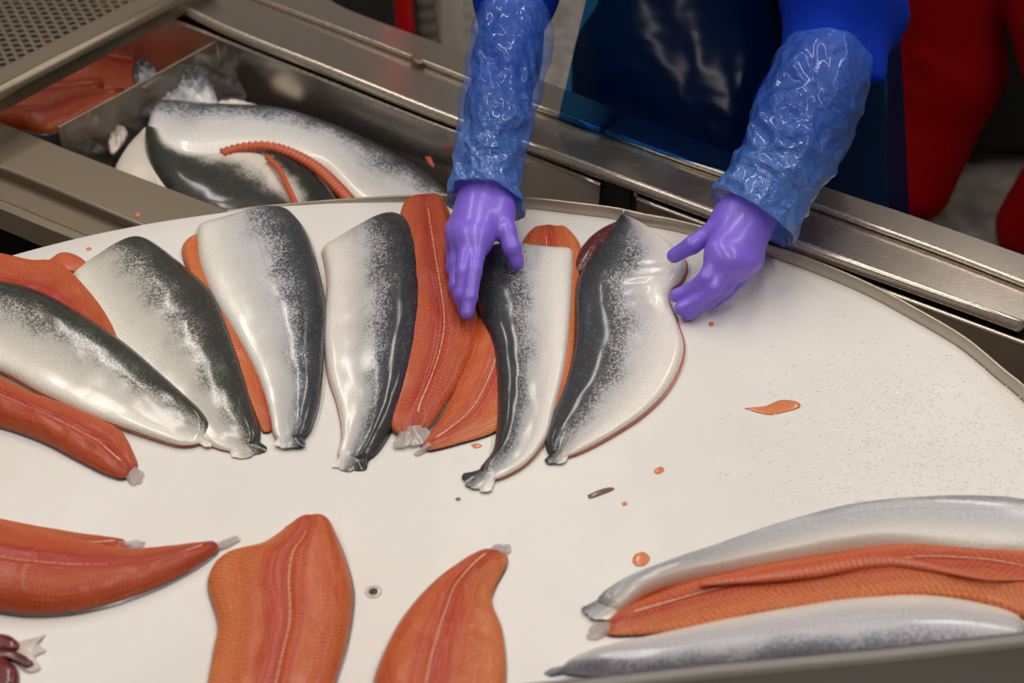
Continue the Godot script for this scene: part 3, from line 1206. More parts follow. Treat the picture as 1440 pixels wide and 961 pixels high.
	obj_tag("lower_shelf", rail_mesh(e3, e4, rect_profile(0, 1, -0.02, 0.0)), M.steel_dark, "dark steel shelf low in the shade under the bars at the left edge", "shelf")
	build_tray()

func obj_tag(called: String, mesh: Mesh, m: Material, label: String, category: String, group := "") -> MeshInstance3D:
	var o := obj(called, mesh, m)
	tag(o, label, category, group)
	return o

func build_tray():
	# draining tray with punched holes, raised over the end of the trough
	var h := 0.07
	var c0 := pt(-60, 156, h)
	var c1 := pt(300, -32, h)
	var u := (c1 - c0).normalized()
	var v := Vector3(u.z, 0, -u.x)
	if v.z > 0:
		v = -v
	var L := c0.distance_to(c1)
	var W := 0.55
	var tray := thing("draining_tray", "steel draining tray punched with rows of round holes at the top left corner", "tray", c0.lerp(c1, 0.5))
	var st := flat_tool()
	var m0 := 0.06
	var pitch := 0.024
	var rh := 0.0080
	var at := func(x, y): return c0 + u * x + v * y
	# margin along the rim
	quad(st, at.call(0, 0.0), at.call(0, m0), at.call(L, m0), at.call(L, 0.0))
	var nrow := int((W - m0) / (pitch * 0.866))
	var ncol := int(L / pitch)
	for i in nrow:
		for j in ncol:
			var cx := (j + 0.5 + (0.25 if i & 1 else -0.25)) * pitch
			var cy := m0 + (i + 0.5) * pitch * 0.866
			for k in 12:
				var t0 := TAU * k / 12
				var t1 := TAU * (k + 1) / 12
				var sq := func(t):
					var q := Vector2(cos(t), sin(t))
					var s := minf(pitch * 0.5 / maxf(absf(q.x), 1e-4), pitch * 0.433 / maxf(absf(q.y), 1e-4))
					return q * s
				var o0: Vector2 = sq.call(t0)
				var o1: Vector2 = sq.call(t1)
				var i0 := Vector2(cos(t0), sin(t0)) * rh
				var i1 := Vector2(cos(t1), sin(t1)) * rh
				var a: Vector3 = at.call(cx + i0.x, cy + i0.y)
				var b: Vector3 = at.call(cx + i1.x, cy + i1.y)
				quad(st, a, at.call(cx + o0.x, cy + o0.y), at.call(cx + o1.x, cy + o1.y), b)
				quad(st, a, b, b - Vector3(0, 0.002, 0), a - Vector3(0, 0.002, 0))
	st.generate_normals()
	obj("perforated_plate", st.commit(), M.steel_dull, tray)
	var r0 := [c0, c0.lerp(c1, 0.5), c1]
	var r1 := [c0 + v * 0.1, c0.lerp(c1, 0.5) + v * 0.1, c1 + v * 0.1]
	obj("rolled_edge", rail_mesh(r0, r1, tube_profile(0.0, -0.008, 0.014, 0.014, 18), true), M.steel_dull, tray)
	obj("skirt", rail_mesh(r0, r1, [Vector3(0, -0.05, 0.004), Vector3(0, -0.05, 0.008), Vector3(0, -0.012, 0.008), Vector3(0, -0.012, 0.004)]), M.steel_dull, tray)

# --- behind the counter ---
func build_background():
	# dark machine cabinet
	var c := thing("machine_cabinet", "dark machine cabinet standing behind the counter near the red pipe", "cabinet", Vector3(-0.75, 0, -4.7))
	obj("body", box_mesh(Vector3(-0.80, 0.6, -4.75), Vector3(1.0, 1.2, 0.6), 0.2, 0.01), M.black_plastic, c)
	obj("door", box_mesh(Vector3(-0.72, 0.6, -4.44), Vector3(0.8, 1.05, 0.02), 0.2, 0.004), M.black_plastic, c)
	obj("base", box_mesh(Vector3(-0.80, 0.02, -4.75), Vector3(0.9, 0.04, 0.5), 0.2, 0.004), M.black, c)
	var p0 := pt(572, 60, -0.30)
	obj_tag("red_pipe", tube_mesh([p0 + Vector3(0.02, -0.6, 0), p0 + Vector3(0.01, -0.2, 0), p0 + Vector3(-0.01, 0.2, -0.02), p0 + Vector3(-0.05, 0.9, -0.06)], [0.024, 0.024, 0.024, 0.024], 18), M.red_paint, "upright glossy red pipe behind the steel counter beside the grey ribbed hose", "pipe")
	var h0 := pt(603, 60, -0.30)
	var hp := smooth([h0 + Vector3(0.05, -0.6, 0.02), h0 + Vector3(0.015, -0.15, 0), h0 + Vector3(-0.01, 0.2, -0.03), h0 + Vector3(-0.03, 0.8, -0.05)], 150)
	var hr := []
	for i in 151:
		hr.append(0.0245 + 0.0022 * sin(i * 1.6))
	obj_tag("ribbed_hose", tube_mesh(hp, hr, 18), M.hose, "grey ribbed hose standing upright behind the counter beside the red pipe", "hose")
	var w0 := pt(632, 40, -0.30)
	var pn := thing("white_post", "white square post behind the counter between the grey hose and the worker's sleeve", "post", Vector3(w0.x, 0, w0.z))
	obj("shaft", box_mesh(Vector3(w0.x, 0.45, w0.z - 0.05), Vector3(0.065, 0.86, 0.065), 0.2, 0.006), M.white_panel, pn)
	obj("foot_plate", box_mesh(Vector3(w0.x, 0.01, w0.z - 0.05), Vector3(0.09, 0.02, 0.09), 0.2, 0.003), M.steel, pn)
	var r0 := pt(665, 40, -0.32)
	var rr := thing("red_bin", "red upright container behind the counter, mostly hidden by the worker's plastic sleeve", "container", Vector3(r0.x, 0, r0.z))
	obj("body", box_mesh(Vector3(r0.x + 0.10, 0.40, r0.z - 0.1), Vector3(0.13, 0.80, 0.13), 0.25, 0.02), M.red_paint, rr)
	obj("lid", box_mesh(Vector3(r0.x + 0.09, 0.815, r0.z - 0.1), Vector3(0.15, 0.03, 0.15), 0.25, 0.01), M.red_paint, rr)
	# second worker, in red
	var q := thing("person", "person in dark red trousers and black boots standing behind the counter at the right edge", "person", Vector3(1.25, 0, -3.7))
	var hipA := pt(1345, -60, -0.05) + Vector3(0, 0, -0.25)
	var kneeA := pt(1330, 100, -0.46)
	var footA := pt(1275, 300, -0.84)
	var hipB := hipA + Vector3(0.22, 0, 0.05)
	var kneeB := pt(1540, 200, -0.50)
	var footB := pt(1440, 345, -0.86)
	var body := []
	var chest := (hipA + hipB) * 0.5 + Vector3(0, 0.42, -0.06)
	var pel := (hipA + hipB) * 0.5 + Vector3(0, 0.05, 0)
	var hd := chest + Vector3(0, 0.34, 0)
	chain(body, [pel, chest, chest + Vector3(0, 0.22, 0), hd], [0.12, 0.13, 0.055, 0.055])
	body.append([hd + Vector3(0, 0.06, 0), hd + Vector3(0, 0.13, 0.0), 0.078, 0.085])
	for s in [-1, 1]:
		var sh: Vector3 = chest + Vector3(0.19 * s, 0.10, 0)
		chain(body, [chest + Vector3(0.08 * s, 0.1, 0), sh, sh + Vector3(0.05 * s, -0.28, 0.02), sh + Vector3(0.02 * s, -0.52, 0.12)], [0.07, 0.06, 0.045, 0.035])
	chain(body, [hipA, kneeA, footA], [0.075, 0.055, 0.04])
	chain(body, [hipB, kneeB, footB], [0.075, 0.055, 0.04])
	obj("body", bones_mesh(body, 0.016, 0.05), M.skin_tone, q)
	var tr := []
	chain(tr, [hipA + Vector3(0, 0.06, 0), kneeA, kneeA.lerp(footA, 0.8)], [0.155, 0.150, 0.105])
	chain(tr, [hipB + Vector3(0, 0.06, 0), kneeB, kneeB.lerp(footB, 0.8)], [0.135, 0.125, 0.11])
	tr.append([hipA + Vector3(0, 0.10, 0), hipB + Vector3(0, 0.10, 0), 0.15, 0.15])
	# folds bunching round the knees
	tr.append([kneeA + Vector3(-0.10, 0.10, 0.10), kneeA + Vector3(0.02, 0.02, 0.125), 0.018, 0.022, 0.03])
	tr.append([kneeA + Vector3(-0.11, 0.0, 0.08), kneeA + Vector3(0.03, -0.02, 0.12), 0.014, 0.014, 0.03])
	tr.append([kneeB + Vector3(-0.10, 0.0, 0.07), kneeB + Vector3(0.02, 0.05, 0.105), 0.016, 0.02, 0.03])
	tr.append([kneeB + Vector3(-0.09, -0.06, 0.06), kneeB + Vector3(0.02, -0.02, 0.105), 0.014, 0.014, 0.03])
	obj("trousers", bones_mesh(tr, 0.014, 0.045), M.red_cloth, q)
	var ja := []
	chain(ja, [pel + Vector3(0, 0.05, 0), chest, chest + Vector3(0, 0.14, 0)], [0.165, 0.17, 0.11])
	for s in [-1, 1]:
		var sh: Vector3 = chest + Vector3(0.19 * s, 0.10, 0)
		chain(ja, [chest + Vector3(0.08 * s, 0.1, 0), sh, sh + Vector3(0.05 * s, -0.28, 0.02), sh + Vector3(0.02 * s, -0.50, 0.12)], [0.09, 0.08, 0.065, 0.05])
	obj("jacket", bones_mesh(ja, 0.018, 0.05), M.red_cloth, q)
	obj("hair_net", bones_mesh([[hd + Vector3(0, 0.12, -0.01), hd + Vector3(0, 0.14, -0.02), 0.086, 0.09]], 0.012, 0.02), M.hair_net, q)
	for f in [[kneeA, footA], [kneeB, footB]]:
		var bt := []
		chain(bt, [f[0].lerp(f[1], 0.55), f[1], Vector3(f[1].x, 0.06, f[1].z + 0.0), Vector3(f[1].x - 0.02, 0.045, f[1].z + 0.17)], [0.072, 0.062, 0.055, 0.042])
		obj("boot", bones_mesh(bt, 0.014, 0.03), M.boot, q)
	# dark cart behind the second worker
	var d := thing("black_cart", "black cart in the shade behind the person in red", "cart", Vector3(1.6, 0, -4.22))
	obj("body", box_mesh(Vector3(1.62, 0.46, -4.22), Vector3(0.9, 0.80, 0.5), 0.0, 0.015), M.black, d)
	for s in [[-0.28, -0.18], [0.28, -0.18], [-0.28, 0.18], [0.28, 0.18]]:
		var w := Vector3(1.6 + s[0], 0.06, -4.22 + s[1])
		obj("wheel", tube_mesh([w - Vector3(0.02, 0, 0), w + Vector3(0.02, 0, 0)], [0.06, 0.06], 16), M.black_plastic, d)
		obj("leg", box_mesh(w + Vector3(0, 0.05, 0), Vector3(0.02, 0.1, 0.02)), M.steel, d)

# --- fillets on the table ---
func build_fillets():
	var up := "skin-up fillets fanned out on the table"
	var open := "flesh-up fillets on the table"
	# pairs beneath come first: flesh-up halves that peek out
	flesh_up("salmon_fillet", "orange salmon fillet flesh-up squeezed between the two leftmost dark skinned fillets", open,
		[[-70, 455], [0, 462], [50, 474], [105, 500], [150, 530]], [[-70, 352], [0, 366], [45, 376], [85, 380], [125, 418], [155, 460], [172, 500]], "flesh_deep", {"lift0": 0.010, "lift1": 0.014, "t": 0.012, "stub": 0.0, "seed": 2, "belly": 0.7})
	flesh_up("salmon_fillet", "orange strip of flesh-up salmon showing on the left of the third skin-up fillet", open,
		[[330, 345], [385, 420], [402, 500], [392, 600]], [[278, 332], [256, 355], [280, 420], [312, 490], [345, 555], [372, 616]], "flesh", {"t": 0.010, "stub": 0.0, "seed": 3, "belly": 0.9, "round1": 0.10})
	flesh_up("salmon_fillet", "long deep orange salmon fillet flesh-up lying right against the fourth dark skinned fillet", open,
		[[622, 282], [634, 312], [650, 370], [672, 450], [668, 495], [645, 545], [620, 585], [606, 612]], [[575, 286], [562, 312], [560, 400], [560, 480], [553, 540], [545, 590], [555, 622]], "flesh_deep", {"lift0": 0.004, "lift1": 0.004, "t": 0.022, "seed": 4, "stub": 0.022, "belly": 0.8})
	flesh_up("salmon_fillet", "short orange salmon fillet flesh-up whose lower half shows left of the gloved hand's fillet", open,
		[[690, 400], [672, 455], [655, 510], [625, 580], [590, 632]], [[800, 400], [765, 500], [735, 570], [700, 608], [640, 628], [600, 638]], "flesh", {"t": 0.016, "seed": 5, "stub": 0.014, "fan": 0.0, "tail": 0.2})
	flesh_up("salmon_fillet", "orange salmon fillet end peeking out above the fillet gripped by the left glove", open,
		[[752, 326], [732, 352], [735, 430], [745, 520], [748, 590]], [[795, 326], [818, 356], [812, 430], [806, 520], [795, 590]], "flesh", {"t": 0.018, "seed": 6, "stub": 0.0, "head": 0.03, "belly": 0.85})
	# skin-up fan
	skin_up("salmon_fillet", "dark skinned salmon fillet skin-up in the fan, second from the left", up,
		[[196, 336], [225, 352], [262, 381], [302, 418], [325, 472], [344, 530], [361, 590], [374, 626]], [[100, 384], [112, 425], [150, 492], [200, 545], [250, 592], [290, 625], [322, 642]], "green", {"t": 0.030, "seed": 12, "head": 0.07, "stub": 0.016})
	skin_up("salmon_fillet", "leftmost skin-up salmon fillet of the fan, dark back uppermost and tail pointing right", up,
		[[-90, 402], [0, 410], [60, 424], [120, 455], [180, 494], [238, 543], [283, 583], [302, 602]], [[-90, 505], [0, 531], [60, 562], [130, 592], [200, 616], [252, 631], [284, 632]], "green", {"t": 0.032, "seed": 11, "stub": 0.014, "lift0": 0.014, "lift1": 0.003})
	skin_up("salmon_fillet", "third skin-up salmon fillet of the fan, broad white belly and grey back", up,
		[[404, 301], [430, 330], [446, 372], [460, 440], [457, 490], [452, 560], [441, 602], [432, 626]], [[278, 322], [280, 368], [298, 420], [335, 482], [365, 540], [380, 590], [385, 626]], "steel", {"t": 0.030, "seed": 13, "lift0": 0.006, "lift1": 0.004, "stub": 0.012})
	skin_up("salmon_fillet", "fourth skin-up salmon fillet of the fan, blue-black back against a long orange fillet", up,
		[[553, 304], [582, 326], [597, 380], [596, 450], [581, 530], [556, 600], [521, 655]], [[452, 352], [460, 400], [456, 470], [461, 530], [475, 575], [481, 620], [468, 650]], "blue", {"t": 0.032, "seed": 14, "lift0": 0.004, "stub": 0.016, "head": 0.09})
	skin_up("salmon_fillet", "skin-up salmon fillet under the left glove, tail fin curled at its lower end", up,
		[[676, 366], [668, 388], [668, 415], [676, 455], [693, 502], [699, 560], [698, 610], [690, 645], [668, 668]], [[806, 362], [804, 410], [801, 465], [794, 525], [780, 582], [768, 622], [738, 658], [692, 682]], "blue", {"t": 0.026, "seed": 15, "lift0": 0.016, "lift1": 0.002, "stub": 0.026, "fan": 0.9, "dark_stub": true, "head": 0.03})
	var six := skin_up("salmon_fillet", "rightmost skin-up salmon fillet of the fan, pale belly lifted by the right glove", up,
		[[872, 316], [851, 346], [824, 380], [808, 415], [808, 484], [795, 542], [776, 592], [767, 622], [768, 645]], [[884, 316], [930, 345], [963, 374], [958, 400], [942, 416], [940, 430], [950, 456], [961, 496], [945, 542], [910, 582], [860, 616], [800, 648]], "blue", {"t": 0.028, "seed": 16, "lift0": 0.010, "lift1": 0.002, "stub": 0.014, "rim": 0.0028, "dents": [[0.42, 0.80, 0.06, 0.006]], "ripples": [[0.34, 0.62, 0.11, 0.0016, 150.0]], "head": 0.10, "n": 80})
	var col := obj("cut_collar", lump([[872, 312], [850, 322], [828, 338], [812, 360], [806, 384], [822, 384], [846, 356], [868, 332]], 0.010, 0.016), M.dark_flesh, six)
	col.set_meta("label", "dark red cut flesh along the head end")
	# loose flap beside the leftmost fillets
	var flap := obj_tag("belly_flap", lump([[30, 376], [60, 372], [84, 356], [104, 358], [121, 370], [110, 381], [85, 384], [50, 392]], 0.012, 0.004), M.cut_flesh, "small orange flap of salmon belly sticking up at the left edge of the fan", "fish scrap")
	# lower left
	flesh_up("salmon_fillet", "deep orange salmon fillet flesh-up under the leftmost skin-up fillet, translucent tail end", open,
		[[-80, 583], [0, 603], [60, 624], [110, 650], [150, 670], [178, 678]], [[-80, 512], [0, 540], [40, 558], [90, 576], [140, 594], [172, 612], [188, 640], [196, 660]], "flesh_deep", {"t": 0.030, "seed": 21, "stub": 0.020, "belly": 0.7, "fan": 0.2})
	flesh_up("salmon_fillet", "grey tail and flesh of a fillet beneath the long orange fillet at the lower left", open,
		[[-80, 715], [0, 735], [70, 748], [140, 758], [178, 763]], [[-80, 790], [0, 800], [70, 800], [140, 790], [182, 774]], "flesh", {"t": 0.018, "seed": 22, "stub": 0.022})
	flesh_up("salmon_fillet", "long orange salmon fillet flesh-up at the lower left, narrow tail pointing right", open,
		[[-80, 850], [0, 864], [50, 869], [110, 864], [170, 849], [230, 826], [278, 800], [310, 776]], [[-80, 722], [0, 742], [60, 756], [120, 768], [170, 778], [210, 778], [260, 772], [306, 765]], "flesh_deep", {"t": 0.036, "seed": 23, "stub": 0.030, "lift0": 0.004, "belly": 0.55})
	flesh_up("salmon_fillet", "large bright orange salmon fillet flesh-up in the bottom foreground, ribbed belly on its left", open,
		[[466, 742], [482, 778], [496, 828], [495, 868], [486, 916], [470, 968], [448, 1040], [420, 1120]], [[406, 746], [388, 762], [358, 778], [316, 786], [297, 806], [293, 832], [306, 880], [300, 920], [292, 965], [280, 1020], [270, 1110]], "flesh", {"t": 0.034, "seed": 24, "stub": 0.0, "head": 0.025, "belly": 0.5})
	flesh_up("salmon_fillet", "orange salmon fillet flesh-up at the bottom middle, tail end curving to the upper right", open,
		[[540, 1090], [522, 1010], [525, 970], [536, 932], [561, 882], [600, 834], [648, 796], [684, 776]], [[690, 1090], [702, 1020], [711, 962], [711, 922], [705, 884], [692, 850], [698, 826], [712, 800], [716, 782]], "flesh", {"t": 0.034, "seed": 25, "stub": 0.018, "fan": 0.1})
	# lower right
	flesh_up("salmon_fillet", "orange salmon fillet flesh-up sandwiched between the two pale fillets at the lower right", open,
		[[1560, 790], [1440, 778], [1300, 772], [1150, 788], [1000, 814], [910, 845], [850, 876]], [[1560, 905], [1440, 872], [1380, 852], [1300, 845], [1200, 850], [1100, 862], [1000, 880], [920, 894], [848, 898]], "flesh", {"t": 0.026, "seed": 31, "stub": 0.022})
	var arch := skin_up("salmon_fillet", "pale silvery salmon fillet skin-up arching along the top of the pile at the lower right", "pale skin-up fillets at the lower right",
		[[1560, 760], [1440, 724], [1380, 716], [1300, 718], [1200, 728], [1100, 752], [1000, 786], [920, 814], [865, 836], [828, 852]], [[1560, 815], [1440, 802], [1380, 800], [1300, 790], [1230, 785], [1150, 794], [1050, 810], [960, 826], [905, 844], [866, 872]], "pale", {"t": 0.046, "seed": 32, "v0": 0.06, "stub": 0.02, "rim": 0.004, "belly": 0.75, "lift1": 0.004, "round1": 0.2, "dark_stub": true})
	var brim := smooth(pts([[985, 822], [1080, 812], [1150, 803], [1205, 793], [1255, 790], [1305, 797], [1355, 808], [1400, 815], [1470, 814]], 0.026), 240)
	var br := []
	for i in 241:
		br.append((0.0030 + 0.0075 * sin(PI * clampf(i / 200.0, 0.05, 1.0))) * (1.0 + 0.09 * sin(i * 1.45)))
	obj("belly_edge", tube_mesh(brim, br, 14, true, 0.6), M.cut_flesh, arch)
	skin_up("salmon_fillet", "pale salmon fillet skin-up lowest in the pile at the lower right, beside the grey rail", "pale skin-up fillets at the lower right",
		[[1442, 945], [1380, 946], [1300, 948], [1200, 948], [1100, 950], [1000, 956], [900, 958], [840, 955], [790, 951]], [[1440, 884], [1392, 862], [1300, 846], [1200, 850], [1100, 864], [1000, 882], [900, 904], [835, 920], [790, 938]], "pale", {"t": 0.046, "seed": 33, "v0": 0.10, "stub": 0.02, "belly": 0.6, "round1": 0.25, "dark_stub": true, "head": 0.03})

func build_bin_fillets():
	var g := "fillets piled in the steel trough"
	var L := -0.10
	skin_up("salmon_fillet", "big pale silver salmon fillet draped over the pile in the trough", g,
		[[215, 165], [245, 158], [330, 162], [400, 168], [470, 188], [540, 216], [600, 248], [650, 290]], [[205, 205], [250, 240], [330, 235], [400, 240], [450, 255], [500, 300], [560, 320], [620, 330]], "steel", {"level": L, "t": 0.05, "seed": 41, "stub": 0.0, "belly": 0.8, "round1": 0.2})
	skin_up("salmon_fillet", "dark skinned salmon fillet curled at the front of the pile in the trough", g,
		[[205, 190], [206, 225], [225, 262], [262, 292], [320, 306], [420, 308]], [[224, 190], [240, 215], [275, 228], [315, 228], [372, 226], [398, 262], [418, 300]], "dark", {"level": L + 0.02, "t": 0.030, "seed": 42, "stub": 0.0, "belly": 0.8, "rim": 0.003})
	skin_up("salmon_fillet", "dark salmon fillet glimpsed between the orange belly edges in the trough", g,
		[[380, 222], [420, 240], [460, 265], [490, 310]], [[370, 240], [395, 270], [410, 300], [420, 330]], "dark", {"level": L + 0.012, "t": 0.03, "seed": 43, "stub": 0.0, "belly": 0.9})
	# ribbed belly edge of the big one
	var edge := smooth(pts([[312, 216], [340, 208], [375, 206], [410, 216], [445, 236], [475, 264], [500, 292]], L + 0.045), 200)
	var rr := []
	for i in 201:
		rr.append(0.0115 + 0.0019 * sin(i * 1.1))
	obj_tag("belly_strip", tube_mesh(edge, rr, 14, true, 0.75), M.cut_flesh, "ribbed orange belly edge curving across the pile in the trough", "fish strip")
	var e2 := smooth(pts([[376, 222], [392, 238], [404, 262], [420, 296]], L + 0.05), 40)
	var r2 := []
	for i in 41:
		r2.append(0.006)
	obj_tag("belly_strip", tube_mesh(e2, r2, 12), M.cut_flesh, "thin smooth orange belly edge at the tip of the dark fillet in the trough", "fish strip")
	obj_tag("fish_belly", lump([[205, 178], [180, 205], [160, 240], [170, 258], [215, 275], [250, 300], [235, 260], [215, 215]], L + 0.015, 0.02), M.pale_belly, "white piece of salmon belly at the left end of the pile in the trough", "fish piece")
	obj_tag("fish_belly", lump([[255, 282], [300, 292], [350, 300], [360, 318], [300, 320], [262, 300]], L + 0.015, 0.015), M.pale_belly, "white sliver of salmon belly under the dark fillet next to the table edge", "fish piece")
	obj_tag("fish_belly", lump([[300, 150], [330, 146], [360, 152], [380, 165], [340, 170], [305, 166]], L - 0.0, 0.02, 0.6), M.pale_belly, "white piece of salmon behind the big silver fillet in the trough", "fish piece")
	obj_tag("fish_tail", lump([[250, 100], [268, 96], [290, 98], [303, 130], [306, 155], [280, 158], [255, 150], [240, 125]], L + 0.02, 0.035, 0.9), M.skin_steel, "upright whitish tail chunk at the back of the trough beside the liner", "fish piece")
	obj_tag("fish_tail", lump([[226, 128], [245, 112], [262, 140], [272, 152], [250, 162], [225, 150]], L + 0.02, 0.02, 0.9), M.skin_green, "mottled grey tail piece left of the whitish tail chunk in the trough", "fish piece")
	obj_tag("fish_tail", lump([[186, 98], [200, 88], [216, 98], [226, 116], [205, 124], [188, 116]], L + 0.05, 0.02, 0.9), M.skin_steel, "small white tail piece in front of the dark red fillets at the upper left", "fish piece")
	obj_tag("fish_fin", lump([[158, 186], [170, 176], [180, 188], [172, 205], [158, 218], [152, 205]], L + 0.02, 0.010, 1.6), M.membrane, "ragged pinkish fin at the left end of the pile in the trough", "fish piece")
	obj_tag("fish_scrap", lump([[597, 222], [606, 222], [611, 236], [603, 232]], -0.06, 0.006), M.cut_flesh, "tiny orange scrap stuck on the trough wall above the silver fillet", "fish scrap")
	# red fillets in the shade of the tray
	var r := "red fillets in the shaded end of the trough"
	flesh_up("salmon_fillet", "deep red salmon fillet furthest back in the shaded end of the trough", r,
		[[60, 70], [130, 62], [200, 66], [230, 70]], [[50, 120], [110, 128], [170, 130], [200, 120]], "flesh_deep", {"level": L - 0.06, "t": 0.03, "seed": 51, "stub": 0.0})
	flesh_up("salmon_fillet", "bright orange edged salmon fillet in the shaded end of the trough by the liner", r,
		[[-60, 190], [0, 180], [60, 190], [90, 182], [130, 160], [175, 140]], [[-60, 160], [0, 155], [60, 150], [110, 128], [150, 130], [178, 124]], "flesh_deep", {"level": L - 0.0, "t": 0.03, "seed": 52, "stub": 0.0})
	flesh_up("salmon_fillet", "dull red salmon fillet lowest in the shaded end of the trough near the tray edge", r,
		[[-60, 140], [40, 128], [100, 118], [150, 110]], [[-60, 180], [20, 165], [90, 150], [140, 140]], "flesh_deep", {"level": L - 0.05, "t": 0.03, "seed": 53, "stub": 0.0})

# --- the worker in blue ---
func build_worker():
	var q := thing("person", "person in blue smock, clear blue plastic sleeves, purple gloves and long blue apron", "person", Vector3(0.27, 0, -2.88))
	var face := Vector3(-0.32, 0, 0.947)
	var side := Vector3(0.947, 0, 0.32)
	var tc := Vector3(0.335, 0, -2.87)
	var up := Vector3.UP
	var wl := pt(688, 258, 0.112)
	var wr := pt(1052, 298, 0.112)
	var el := pt(732, -60, 0.315)
	var er := pt(1180, 30, 0.29)
	var sl := tc - side * 0.19 + up * 1.42 + face * 0.06
	var sr := tc + side * 0.19 + up * 1.42 + face * 0.06
	var neck := tc + up * 1.46 + face * 0.05
	var head := tc + up * 1.60 + face * 0.13
	var hipl := tc - side * 0.09 + up * 0.92
	var hipr := tc + side * 0.09 + up * 0.92
	var chest := tc + up * 1.26 + face * 0.02
	var body := []
	chain(body, [tc + up * 0.94, tc + up * 1.10, chest, tc + up * 1.38 + face * 0.04], [0.13, 0.115, 0.13, 0.10])
	chain(body, [sl, neck, sr], [0.055, 0.06, 0.055])
	chain(body, [neck, head], [0.052, 0.055])
	body.append([head, head + up * 0.09 - face * 0.02, 0.072, 0.088])
	body.append([head - up * 0.05 + face * 0.06, head + up * 0.02 + face * 0.055, 0.035, 0.05])
	body.append([head + up * 0.015 + face * 0.10, head - up * 0.012 + face * 0.118, 0.009, 0.013, 0.012])
	for s in [-1, 1]:
		body.append([head + side * 0.085 * s + up * 0.03 - face * 0.01, head + side * 0.088 * s - face * 0.005, 0.018, 0.012, 0.012])
	chain(body, [sl, el, wl], [0.055, 0.042, 0.026])
	chain(body, [sr, er, wr], [0.055, 0.042, 0.026])
	for s in [[hipl, -1], [hipr, 1]]:
		var kn: Vector3 = s[0] + side * 0.02 * s[1] - up * 0.44 + face * 0.03
		var an: Vector3 = kn - up * 0.40 - face * 0.02
		chain(body, [s[0], kn, an, an + face * 0.15 - up * 0.03], [0.085, 0.058, 0.042, 0.032])
	obj("body", bones_mesh(body, 0.014, 0.04), M.skin_tone, q)
	obj("hair_net", bones_mesh([[head + up * 0.09 - face * 0.03, head + up * 0.10 - face * 0.045, 0.092, 0.095]], 0.012, 0.02), M.hair_net, q)
	for s in [-1, 1]:
		var ey := obj("eye", bones_mesh([[head + up * 0.04 + face * 0.098 + side * 0.03 * s, head + up * 0.04 + face * 0.099 + side * 0.031 * s, 0.011, 0.011]], 0.004, 0.004), M.white_panel, q)
	obj("mouth", bones_mesh([[head - up * 0.045 + face * 0.093 - side * 0.02, head - up * 0.045 + face * 0.093 + side * 0.02, 0.006, 0.006]], 0.003, 0.004), M.red_cloth, q)
	# dark clothes under the apron
	var tun := []
	chain(tun, [tc + up * 0.86, tc + up * 1.10, chest, tc + up * 1.38 + face * 0.04], [0.165, 0.15, 0.155, 0.11])
	tun.append([tc + up * 0.5 + side * 0.36 - face * 0.02, tc + up * 1.12 + side * 0.29, 0.13, 0.10])
	tun.append([tc + up * 0.9 + side * 0.06, tc + up * 1.2 + side * 0.05, 0.14, 0.13])
	for s in [[hipl, -1], [hipr, 1]]:
		var kn: Vector3 = s[0] + side * 0.02 * s[1] - up * 0.44 + face * 0.03
		chain(tun, [s[0], kn, kn - up * 0.32 - face * 0.02], [0.125, 0.095, 0.085])
	obj("overalls", bones_mesh(tun, 0.016, 0.05), M.dark_cloth, q)
	for s in [[hipl, -1], [hipr, 1]]:
		var an: Vector3 = s[0] + side * 0.02 * s[1] - up * 0.84
		var bt := []
		chain(bt, [an + up * 0.22, an - up * 0.02, an + face * 0.16 - up * 0.04], [0.068, 0.055, 0.042])
		obj("boot", bones_mesh(bt, 0.014, 0.03), M.hair_net, q)
	# blue smock: shoulders and sleeves
	var sm := []
	chain(sm, [chest + up * 0.04, tc + up * 1.40 + face * 0.04], [0.16, 0.115])
	chain(sm, [sl, el], [0.085, 0.078])
	chain(sm, [el, el.lerp(wl, 0.5), el.lerp(wl, 0.88)], [0.068, 0.054, 0.042])
	chain(sm, [el + up * 0.01, el.lerp(wl, 0.16)], [0.084, 0.078])
	chain(sm, [pt(685, 230, 0.150), pt(700, 150, 0.215), pt(722, 40, 0.285)], [0.042, 0.048, 0.054])
	chain(sm, [pt(1080, 262, 0.150), pt(1112, 210, 0.195), pt(1146, 130, 0.255), pt(1162, 90, 0.275)], [0.054, 0.062, 0.066, 0.064])
	chain(sm, [sr, er], [0.09, 0.092])
	chain(sm, [er, er.lerp(wr, 0.5), er.lerp(wr, 0.86)], [0.078, 0.064, 0.048])
	sm.append([sl, chest + up * 0.12, 0.08, 0.12])
	sm.append([sr, chest + up * 0.12, 0.08, 0.12])
	# cloth hanging in a point below the right elbow
	sm.append([er + Vector3(0.03, 0.0, 0.0), pt(1240, 110, 0.27), 0.06, 0.010])
	sm.append([er + Vector3(0.02, 0.05, 0.0), pt(1238, 20, 0.30), 0.07, 0.05])
	obj("smock", bones_mesh(sm, 0.012, 0.04), M.smock, q)
	# gloves
	var left := {"arm": [697, 215, 0.15], "wrist": [686, 268, 0.110],
		"index": [[672, 338, 0.098], [666, 382, 0.086], [661, 418, 0.062], [657, 442, 0.044]],
		"middle": [[659, 338, 0.098], [652, 384, 0.080], [649, 416, 0.056], [653, 436, 0.036]],
		"ring": [[649, 334, 0.090], [642, 372, 0.070], [641, 402, 0.050], [647, 422, 0.034]],
		"pinky": [[643, 326, 0.080], [637, 352, 0.062], [636, 378, 0.046], [641, 396, 0.032]],
		"thumb": [[700, 296, 0.104], [712, 326, 0.094], [720, 350, 0.078], [727, 370, 0.058]]}
